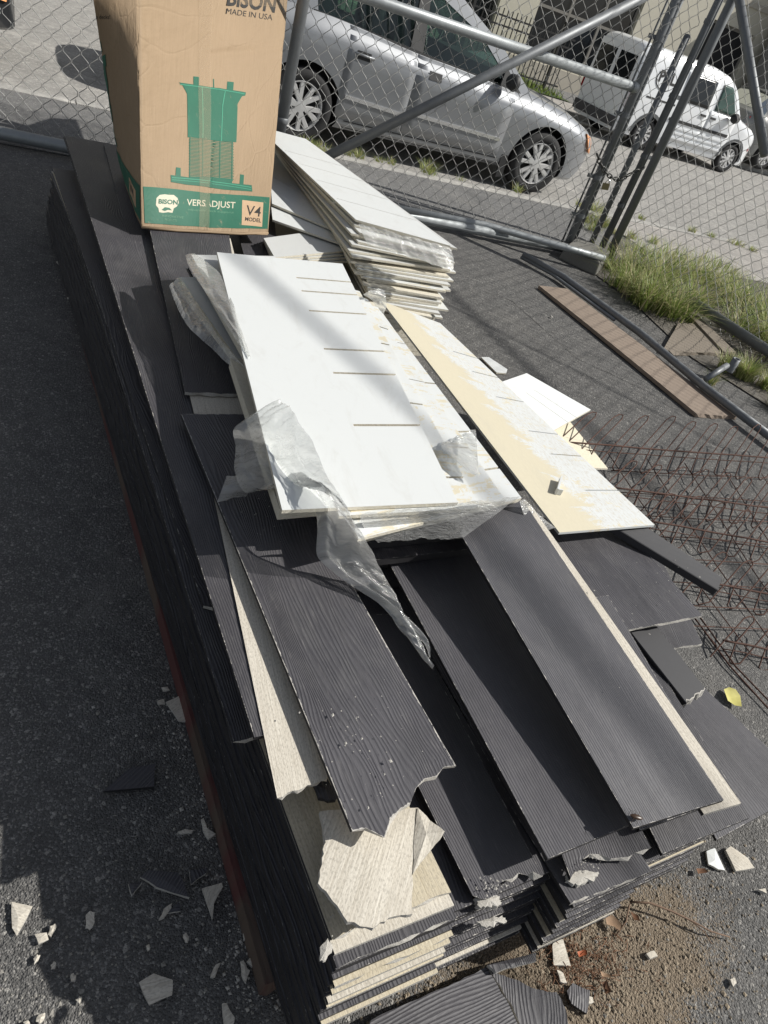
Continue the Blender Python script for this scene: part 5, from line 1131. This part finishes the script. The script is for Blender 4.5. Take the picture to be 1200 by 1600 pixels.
printed('printed_drawing', FF, [(279, 128.5), (330, 136), (384, 144), (383, 149), (378, 150), (371, 162), (369, 222), (330, 218), (293, 214), (292, 146), (285, 133)], INKG, .0022, pf_)
for q in ([(302, 119), (311, 120), (311, 133), (302, 132)], [(355, 127), (365, 128), (364, 142), (354, 140)], [(332.6, 123), (334, 123), (334.5, 138), (333, 138)]): printed('printed_drawing', FF, q, INKG, .0022, pf_)
GL = simple('light_green_ink', (.05, .27, .17), .6)
for q in ([(315, 136), (316, 136), (317, 215), (316, 215)], [(351, 142), (352, 142), (348, 165), (346, 220), (345, 220), (347, 163)], [(281, 131), (382, 146), (382, 147), (281, 132)]): printed('printed_drawing', FF, q, GL, .003, pf_)
for k in range(29):
    y = 217 + k * 2.12; x0 = 296 - (k % 2) * 1; x1 = 364 + (k % 2); printed('printed_drawing', FF, [(x0, y - 1.5), (x1, y + 5), (x1, y + 6.15), (x0, y - .35)], INKG, .0022, pf_)
for x in (296, 316, 343, 362): printed('printed_drawing', FF, [(x, 214), (x + 1.4, 214.5), (x + .6, 282), (x - .8, 282)], INKG, .0026, pf_)
printed('printed_drawing', FF, [(296, 275), (363, 279), (362, 287), (296, 281)], INKG, .0028, pf_)
printed('printed_drawing', FF, [(266.5, 273), (330, 283), (393, 289), (394, 299), (350, 296), (290, 288), (267, 284)], INKG, .0022, pf_)
for q in ([(275, 261), (282, 262), (282, 276), (274, 275)], [(375, 272), (381, 273), (380, 288), (374, 287)]): printed('printed_drawing', FF, q, INKG, .0022, pf_)
for q in ([(268, 276.5), (392, 292), (392, 293), (268, 277.5)], [(268, 280), (392, 295.5), (392, 296.3), (268, 280.8)]): printed('printed_drawing', FF, q, GL, .003, pf_)
ptext('BISON', FF, (354, 7), (429, 19), 25, INKK, .0022, pf_, .03); ptext('MADE IN USA', FF, (353, 21), (425, 31.5), 9, INKK, .0022, pf_, 0)
# side panel print, partly wrapped round the far corner
ptext('e decks!', FS, (151, 30), (173, 30), 7, INKK, .0022, ps_)
for st in ([(.80, .60), (.98, .60), (.98, .63), (.80, .66)], [(.86, .30), (.98, .30), (.98, .60), (.84, .62)], [(.90, .66), (.93, .66), (.93, .71), (.90, .71)]): printed_st('printed_drawing', FS, st, INKG, .0022, ps_)
for k in range(14): printed_st('printed_drawing', FS, [(.90, .30 - k * .008), (.98, .30 - k * .008), (.98, .304 - k * .008), (.90, .304 - k * .008)], INKG, .0022, ps_)
printed_st('printed_drawing', FS, [(.80, .17), (.98, .17), (.98, .195), (.80, .195)], INKG, .0022, ps_)
printed_st('printed_label', FS, [(.12, .05), (.36, .05), (.36, .13), (.12, .13)], bpy.data.materials['label_kraft'], .003, ps_)
v_, f_, _ = text_mesh('V4', 1.0, False, .01); mesh_obj('printed_lettering', [FS(.34 - x * .14, .072 + y * .065, .0042) - FLb for x, y in v_], f_, INKK, ps_)
# clear packing tape down the middle seam
tp_m, ns, ls, bs = new_mat('packing_tape'); bs.inputs['Base Color'].default_value = (.55, .42, .28, 1); bs.inputs['Roughness'].default_value = .2
tn = noise_t(ns, ls, coords(ns, ls, 'Object', scale=(60, 60, 14)), 1.5, 4, .6); ls.new(bump(ns, ls, tn, .5, .004), bs.inputs['Normal'])
trn = nd(ns, 'ShaderNodeBsdfTransparent'); mx = ns.new('ShaderNodeMixShader'); mx.inputs[0].default_value = .16; ls.new(trn.outputs[0], mx.inputs[1]); ls.new(bs.outputs[0], mx.inputs[2]); ls.new(mx.outputs[0], ns['Material Output'].inputs[0])
printed('packing_tape', FF, [(309, -20), (331, -20), (328, 120), (326, 358), (310, 357), (309, 150)], tp_m, .0055, pf_)
printed('packing_tape', FF, [(372, -20), (446, -20), (441, 12), (372, 6)], tp_m, .0056, pf_)
# crushed bottom corner and folded lip
mb = MB(); mb.tube([FF(0, .004, .002), FF(.25, .0, .004), FF(.5, .001, .002), FF(.75, .0, .004), FF(1, .004, .0)], .005, 6); mb.v = [p - FLb for p in mb.v]; mb.build('bottom_crease', KR, box, True)
# ------------------------------------------------------------------ rusty wire mesh on the ground
wm = empty('wire_mesh', P(1040, 800, 0)); tag(wm, 'rusty looped wire mesh lying on the asphalt right of the stack', 'wire mesh')
wl = wm.location.copy()
def loops(p0, p1, n, h, foot, lean, z0=.0, r=.0028, seed=1, open_=.62):
    """a rail from p0 to p1 carrying n rounded hairpin loops that stand up and lean"""
    rnd = random.Random(seed); d = (p1 - p0); L = d.length; d.normalize(); w = L / n; mb = MB()
    pts = []
    for k in range(n + 1):
        o = p0 + d * (k * w) + d * rnd.uniform(-.006, .006); hh = h * rnd.uniform(.9, 1.08); up = (lean * hh)
        pts += [o - up * .5 + foot, o, o + up * .88, o + up * 1.0 + d * w * .10, o + up * .99 + d * w * .26, o + up * .86 + d * w * .36, o + d * w * .36, o - up * .5 + d * w * .62 + foot, o - up * .58 + d * w * .78 + foot]
    mb.tube(pts, r, 5, 0, False); return mb
UPL = Vector((.0, .0, 1)); 
def rail(a, b, r=.004):
    mb = MB(); n_ = 9; mb.tube([a.lerp(b, i / n_) + Vector((0, 0, random.uniform(-.002, .002))) for i in range(n_ + 1)], r, 5); return mb
rows = [((872, 690, .16), (1215, 716, .13), 9, .135, 4), ((945, 760, .10), (1240, 798, .08), 8, .12, 7), ((1005, 812, .075), (1245, 855, .06), 6, .12, 9), ((1085, 905, .06), (1260, 940, .05), 4, .12, 12), ((1130, 1000, .05), (1270, 1030, .04), 3, .12, 15)]
for (a, b, n, h, sd_) in rows:
    pa, pb = P(*a), P(*b); dd = (pb - pa).normalized(); perp = Vector((-dd.y, dd.x, 0))
    if perp.dot(EA) < 0: perp = -perp
    mz = (a[2]); um = (a[0] + b[0]) / 2; vm = (a[1] + b[1]) / 2; LV = P(um + 38 * h / .13, vm - 46 * h / .13, mz + .05) - P(um, vm, mz)
    rel(loops(pa, pb, n, 1.0, Vector((0, 0, -.02)), LV, seed=sd_), wl).build('loop_wire', RUST, wm, True)
    rel(rail(pa, pb), wl).build('rail_wire', RUST, wm, True); rel(rail(pa + perp * -.02 - Vector((0, 0, .02)), pb + perp * -.02 - Vector((0, 0, .02)), .0022), wl).build('rail_wire', RUST, wm, True)
mb = MB()
for k in range(8):
    v_ = 735 + k * 34; mb.tube([P(955 + k * 5, v_, .012), P(1100, v_ + 6 + random.uniform(-3, 3), .02), P(1230, v_ + 14 + random.uniform(-4, 4), .012)], .0022, 5)
for k in range(6): mb.tube([P(890 + k * 60, 700 + k * 8, .05), P(1000 + k * 60, 860 + k * 12, .02), P(1120 + k * 55, 1010 + k * 14, .015)], .0022, 5)
mb.tube([P(1085, 965, .02), P(1140, 1040, .015), P(1230, 1140, .01)], .003, 5); mb.tube([P(1092, 962, .02), P(1150, 1042, .015), P(1240, 1135, .01)], .003, 5)
rel(mb, wl).build('cross_wire', RUST, wm, True)
# ------------------------------------------------------------------ bits and pieces on the asphalt
LM = {'w': [BEIGE, M_CORE, DARK[0]], 'W': [WHITE, CREAM, CREAM], 'd': [DARK[0], M_CORE, BEIGE], 'b': [DARK[1], M_EDGE, BEIGE]}
chips = [
 ([(18, 1409), (51, 1416), (26, 1462), (19, 1450)], 'w', 'bright triangular chip at the far lower left of the asphalt'),
 ([(54, 1460), (73, 1457), (76, 1468), (60, 1474)], 'w', 'squarish cream chip lower right of the bright triangular chip'),
 ([(78, 1447), (86, 1443), (88, 1450), (80, 1464), (75, 1460)], 'w', 'narrow cream chip touching the squarish one'),
 ([(52, 1498), (58, 1491), (63, 1492), (60, 1500), (53, 1507)], 'w', 'small pale chip below the squarish cream chip'),
 ([(79, 1508), (84, 1502), (88, 1506), (86, 1512), (80, 1514)], 'w', 'small rounded chip left of centre near the bottom'),
 ([(110, 1524), (115, 1520), (119, 1524), (117, 1532), (111, 1533)], 'w', 'tiny pale chip on the sunlit asphalt near the bottom'),
 ([(118, 1562), (124, 1556), (128, 1558), (124, 1568)], 'w', 'sliver chip below the tiny pale chip'),
 ([(56, 1596), (60, 1586), (70, 1582), (68, 1594), (62, 1600)], 'w', 'thin chip at the bottom edge left of the twig'),
 ([(36, 1597), (44, 1594), (47, 1600), (38, 1602)], 'w', 'chip cut by the bottom edge of the frame at far left'),
 ([(134, 1430), (141, 1423), (148, 1425), (148, 1440), (140, 1453), (134, 1449)], 'w', 'oval pale stone-like chip in the notch of the shadow'),
 ([(217, 1535), (240, 1521), (270, 1531), (269, 1554), (233, 1570)], 'w', 'largest grey ribbed chip near the bottom'),
 ([(316, 1388), (347, 1379), (348, 1386), (334, 1412), (332, 1436)], 'w', 'long pointed pale chip left of the timber skid'),
 ([(248, 1437), (256, 1420), (269, 1411), (268, 1418), (256, 1434)], 'w', 'pale leaning splinter below the black broken sheet'),
 ([(261, 1427), (280, 1408), (282, 1424)], 'd', 'dark small triangle beside the pale leaning splinter'),
 ([(219, 1370), (232, 1359), (278, 1363), (288, 1380), (296, 1402), (245, 1386)], 'd', 'black broken sheet with a white rim left of the timber'),
 ([(296, 1360), (324, 1356), (322, 1364), (298, 1382)], 'd', 'black triangular chip right of the white-rimmed sheet'),
 ([(201, 1381), (222, 1378), (206, 1398)], 'd', 'small black triangle left of the white-rimmed sheet'),
 ([(162, 1236), (205, 1199), (243, 1193), (241, 1229)], 'b', 'dark trapezoid board scrap alone on the shaded asphalt'),
 ([(278, 1299), (290, 1295), (302, 1297), (300, 1301), (284, 1303)], 'w', 'flat small pale chip in the shade above the black sheet'),
 ([(314, 1280), (318, 1278), (325, 1296), (337, 1303), (326, 1311), (318, 1298)], 'w', 'hooked pale chip in the shade near the timber'),
 ([(259, 1097), (290, 1082), (308, 1098), (306, 1126), (279, 1126)], 'w', 'grey chip tucked against the side of the stack'),
 ([(252, 1074), (262, 1073), (265, 1078), (255, 1079)], 'w', 'small chip upper left of the grey tucked one'),
 ([(246, 1095), (256, 1092), (258, 1099), (248, 1101)], 'w', 'small chip touching the grey tucked one'),
 ([(331, 1520), (337, 1507), (345, 1504), (341, 1512), (336, 1526), (329, 1526)], 'w', 'curled pale chip left of the timber end'),
 ([(286, 1460), (291, 1457), (295, 1464), (293, 1473), (288, 1468)], 'w', 'oval chip in the shade below the splinter'),
 ([(228, 1478), (233, 1475), (235, 1480), (231, 1486)], 'w', 'dot-like chip near the corner of the shadow'),
 ([(347, 1568), (354, 1567), (367, 1590), (364, 1602), (350, 1600)], 'w', 'leaf-shaped chip at the bottom left of the timber end'),
 ([(380, 1458), (392, 1456), (392, 1469), (381, 1468)], 'w', 'pale chip half under the timber'),
 ([(376, 1502), (380, 1500), (386, 1512), (391, 1516), (384, 1536), (378, 1522)], 'w', 'thin curled chip beside the timber end'),
 ([(386, 1502), (395, 1494), (400, 1502), (394, 1510)], 'w', 'grey chip right of the thin curled one'),
 ([(1104, 1330), (1117, 1325), (1133, 1360), (1122, 1358), (1107, 1350)], 'W', 'white pointed chip at the foot of the right column'),
 ([(1134, 1328), (1142, 1322), (1168, 1340), (1179, 1356), (1150, 1361)], 'w', 'cream rounded-triangle chip right of the white pointed one'),
 ([(863, 1478), (868, 1466), (880, 1468), (892, 1510), (865, 1508)], 'w', 'tall cream chip standing at the front of the stack in the dirt'),
 ([(886, 1548), (895, 1536), (922, 1548), (917, 1584), (893, 1568)], 'b', 'grey ribbed chip beside the board lying at the bottom'),
 ([(918, 1555), (926, 1558), (928, 1566), (919, 1568)], 'w', 'little cream chip by the grey ribbed one'),
 ([(870, 1515), (880, 1520), (886, 1536), (876, 1534)], 'w', 'cream splinter below the tall cream chip'),
 ([(1141, 1530), (1147, 1527), (1151, 1536), (1146, 1542)], 'w', 'single pale pebble chip on the right asphalt'),
 ([(1010, 1490), (1022, 1485), (1028, 1494), (1016, 1498)], 'w', 'brownish flat chip on the sand'),
 ([(1185, 1390), (1196, 1388), (1198, 1396)], 'w', 'small chip at the right edge of the frame')]
for i, (px, kind, lab) in enumerate(chips):
    t = random.uniform(.004, .008) if kind != 'b' else .008
    frag('board_chip', px, t + .006, t, lab, 'chip', LM[kind], .0012, i + 50, 2, random.uniform(0, .003), Vector((math.cos(i), math.sin(i), 0)))
# white rim pieces on black sheet come from the core-coloured edge; dark boards on the ground in front
q = PQ([(762, 1508), (835, 1480), (900, 1600), (610, 1610)], (.04, .04, .03, .03)); 
frag('siding_board', [(580, 1594), (640, 1566), (700, 1541), (735, 1524), (760, 1511), (778, 1540), (800, 1580), (835, 1650), (600, 1720), (560, 1650)], .035, T, 'ribbed dark board piece on the ground at the bottom centre', 'siding board', [DARK[0], M_CORE, BEIGE], .0015, 31, 4, 0, EB)
frag('siding_board', [(764, 1512), (775, 1519), (800, 1529), (840, 1546), (870, 1550), (884, 1576), (890, 1640), (838, 1648), (803, 1578), (782, 1540)], .036, T, 'dark board piece with curved ridges right of the seam at the bottom centre', 'siding board', [DARKBIG, M_CORE, BEIGE], .002, 32, 4, .001, (EB * .5 + EA).normalized())
frag('siding_board', [(762, 1508), (800, 1498), (838, 1488), (838, 1502), (812, 1508), (798, 1512), (775, 1520)], .05, T, 'narrow ribbed dark scrap squeezed under the stack front', 'siding board', [DARK[1], M_CORE, BEIGE], .002, 33, 2, .002, EA)
# twig, leaves, insect
mb = MB(); pp = [P(984, 1409, .03), P(1016, 1411, .035), (P(1050, 1424, .03)), P(1085, 1441, .025), P(1110, 1455, .02), P(1140, 1464, .012)]
mb.tube(pp, [.0026, .0028, .0026, .0024, .002, .0016], 6); mb.tube([P(1078, 1438, .026), P(1100, 1455, .02), P(1112, 1475, .012)], .0013, 5); mb.tube([P(984, 1412, .03), P(978, 1440, .01), P(962, 1462, .006)], .0018, 5)
TW = simple('twig_bark', (.16, .10, .065), .8, 0, 120, .4, .4); tag(mb.build('twig', TW, None, True), 'thin dry forked twig lying on the dirt in front of the stack', 'twig')
LEAFY = simple('yellow_leaf', (.50, .46, .13), .6, 0, 60, .2, .3); LEAFB = simple('brown_leaf', (.17, .085, .045), .8, 0, 60, .35, .5); LEAFO = simple('orange_leaf', (.42, .12, .05), .7, 0, 60, .25, .5); LEAFT = simple('tan_leaf', (.33, .22, .14), .8, 0, 60, .3, .5)
def leaf(px, m, lab, z=.015, curl=.012, tp=True):
    pts = [P(u, v, z) for u, v in px]; c = sum(pts, Vector()) / len(pts); n = len(pts)
    V = [p + Vector((0, 0, curl * ((i * 7) % 5) / 5)) for i, p in enumerate(pts)] + [c + Vector((0, 0, -curl * .3))]
    tag(mesh_obj('leaf', V, [(i, (i + 1) % n, n) for i in range(n)], m, None, None, True), lab, 'leaf')
leaf([(1131, 1077), (1138, 1075), (1147, 1080), (1156, 1088), (1157, 1106), (1148, 1102), (1136, 1096), (1131, 1087)], LEAFY, 'yellow leaf on the asphalt at the right edge of the stack')
leaf([(946, 1433), (956, 1431), (968, 1446), (968, 1455), (958, 1450), (948, 1444)], LEAFT, 'tan dry leaf by the twig')
leaf([(902, 1487), (914, 1485), (915, 1494), (904, 1496)], LEAFO, 'small orange leaf in the debris')
leaf([(938, 1518), (952, 1524), (952, 1531), (940, 1526)], LEAFT, 'curled tan leaf low in the debris')
leaf([(940, 1535), (946, 1533), (952, 1552), (946, 1554)], LEAFB, 'dark curled leaf low in the debris')
leaf([(1088, 1357), (1100, 1358), (1103, 1366), (1090, 1366)], LEAFB, 'dark brown leaf at the foot of the right column')
leaf([(985, 1424), (996, 1432), (997, 1442), (990, 1438)], LEAFB, 'dark leaf hanging under the twig fork')
G2 = MB()
for _ in range(420):                                        # needles and litter in the debris
    u = random.gauss(905, 38); v_ = random.gauss(1500, 34)
    if v_ < 1455: continue
    p = P(u, v_, .006); a = random.uniform(0, 6.28); l = random.uniform(.006, .022); d = Vector((math.cos(a), math.sin(a), random.uniform(-.1, .3))); G2.tube([p, p + d * l * .5 + Vector((0, 0, .002)), p + d * l], random.uniform(.0004, .001), 3, 0, False)
stuff(G2.build('leaf_litter', LEAFB))
mb = MB(); random.seed(11)
def pebble(mb, p, r):
    b = len(mb.v); s = [random.uniform(.7, 1.25) for _ in range(6)]
    mb.v += [p + Vector((r * s[0], 0, 0)), p + Vector((0, r * s[1], 0)), p + Vector((-r * s[2], 0, 0)), p + Vector((0, -r * s[3], 0)), p + Vector((0, 0, r * .6 * s[4])), p - Vector((0, 0, r * .2))]
    mb.f += [(b, b + 1, b + 4), (b + 1, b + 2, b + 4), (b + 2, b + 3, b + 4), (b + 3, b, b + 4), (b + 1, b, b + 5), (b + 2, b + 1, b + 5), (b + 3, b + 2, b + 5), (b, b + 3, b + 5)]; mb.m += [0] * 8
for _ in range(2600): 
    p = S(random.gauss(.12, .13), random.gauss(1.0, .26), .002); pebble(mb, p, abs(random.gauss(0, .0022)) + .0008)
stuff(mb.build('sand_grains', core_mat('grit', (.16, .12, .08), (.46, .39, .29))))
mb = MB()
for _ in range(900): pebble(mb, P(random.uniform(-20, 480), random.uniform(900, 1600), .001), abs(random.gauss(0, .0016)) + .0008)
for _ in range(700): pebble(mb, P(random.uniform(650, 1200), random.uniform(480, 1300), .001), abs(random.gauss(0, .0022)) + .001)
for _ in range(500): pebble(mb, P(random.uniform(900, 1200), random.uniform(1280, 1600), .001), abs(random.gauss(0, .0016)) + .0008)
stuff(mb.build('gravel', core_mat('gravel_grey', (.12, .115, .105), (.42, .40, .36))))
for px, z, lab in (((861, 495), .02, 'small stone on the asphalt near the plank'), ((95, 412), .03, 'pale rubble lump beside the far left of the stack'), ((108, 466), .015, 'little grey stone left of the stack in the shade')):
    mb = MB(); pebble(mb, P(*px, z * .5), z * .8); tag(mb.build('stone', M_CORE, None, True), lab, 'stone')
mb = MB(); ins = simple('insect_shell', (.05, .028, .015), .35, 0, 80, .3, .1); c = P(993, 1277, .428); d = (P(1004, 1280, .428) - c).normalized(); s_ = Vector((-d.y, d.x, 0))
bug = empty('insect', c); tag(bug, 'small brown beetle-like insect at the near corner of the widest smooth board', 'insect')
mb.lathe(Vector((0, 0, .003)) - d * .012, d, [(.0005, 0), (.004, .004), (.0055, .012), (.0045, .020), (.002, .024), (.0005, .026)], 12); mb.v = [Vector((p.x, p.y, p.z * .6)) for p in mb.v]; mb.build('body', ins, bug, True)
for k in range(3):
    for sg in (-1, 1):
        mb = MB(); b = d * (.004 * (k - 1)); mb.tube([b + Vector((0, 0, .002)), b + s_ * sg * .008 + Vector((0, 0, .004)) + d * (k - 1) * .003, b + s_ * sg * .014 + d * (k - 1) * .008], .0004, 4); mb.build('leg', ins, bug)
# ------------------------------------------------------------------ overhead cables (their soft shadows cross stack and asphalt)
def cable(pa, pb, hgt, r, lab, back=.6):
    """cable at height hgt whose shadow runs along pa -> pb"""
    d = (pb - pa); t = (hgt - pa.z) / sd.z; a = pa + sd * t; t2 = (hgt - pb.z) / sd.z; b = pb + sd * t2; dd = (b - a).normalized()
    mb = MB(); mb.tube([a - dd * back, a, b, b + dd * 14], r, 8); tag(mb.build('overhead_cable', BLACKRUB, None, True), lab, 'cable')
cable(P(500, 512, .598), P(940, 1052, .45), 7.0, .019, 'overhead cable whose soft shadow crosses the white panel and the widest dark board')
cable(P(708, 462, 0), P(1200, 935, 0), 6.5, .022, 'overhead cable whose soft shadow crosses the asphalt under the wire mesh')
cable(P(800, 528, 0), P(1200, 735, 0), 3.2, .008, 'thin overhead wire whose faint shadow crosses the asphalt by the plank')

# ------------------------------------------------------------------ crumbs of broken board
mb = MB(); random.seed(23)
for (u, v, z, su, sv, n_) in ((598, 1235, .441, 30, 40, 14), (770, 1385, .300, 30, 14, 50), (920, 1350, .307, 24, 12, 30), (560, 1420, .36, 40, 30, 50), (560, 1150, .44, 70, 70, 50), (990, 1000, .47, 90, 140, 16), (430, 800, .44, 60, 60, 30), (1040, 900, .345, 50, 40, 30)):
    for _ in range(n_): pebble(mb, P(random.gauss(u, su * .5), random.gauss(v, sv * .5), z), abs(random.gauss(0, .0011)) + .0005)
for _ in range(500):
    t_ = random.random(); pebble(mb, P(300 + 140 * t_ - abs(random.gauss(0, 45)), 1080 + 480 * t_ + random.uniform(-30, 30), .001), abs(random.gauss(0, .0018)) + .0006)
stuff(mb.build('board_crumbs', M_CORE))
# cracks in the asphalt: thin sunken dark lines
crk = simple('tar_crack', (.018, .017, .016), .95, 0, 30, .2, .3)
def crack(pts, w, lab):
    P_ = [P(*p) for p in pts]; o_ = []
    for a, b in zip(P_, P_[1:]):
        for k in range(9): o_.append(a.lerp(b, k / 9) + Vector((random.uniform(-1, 1), random.uniform(-1, 1), 0)) * .008)
    V = []; F = []
    for i, p in enumerate(o_):
        d = (o_[min(i + 1, len(o_) - 1)] - o_[max(0, i - 1)]).normalized(); s_ = Vector((-d.y, d.x, 0)) * w * random.uniform(.2, 1.2) * min(1, i / 4, (len(o_) - 1 - i) / 4); V += [p + s_ + Vector((0, 0, .0016)), p - s_ + Vector((0, 0, .0016))]
        if i: F.append((2 * i - 2, 2 * i - 1, 2 * i + 1, 2 * i))
    struct(mesh_obj('asphalt_crack', V, F, crk))
crack([(740, 450), (800, 470), (900, 560), (1010, 610), (1080, 660)], .0018, '')
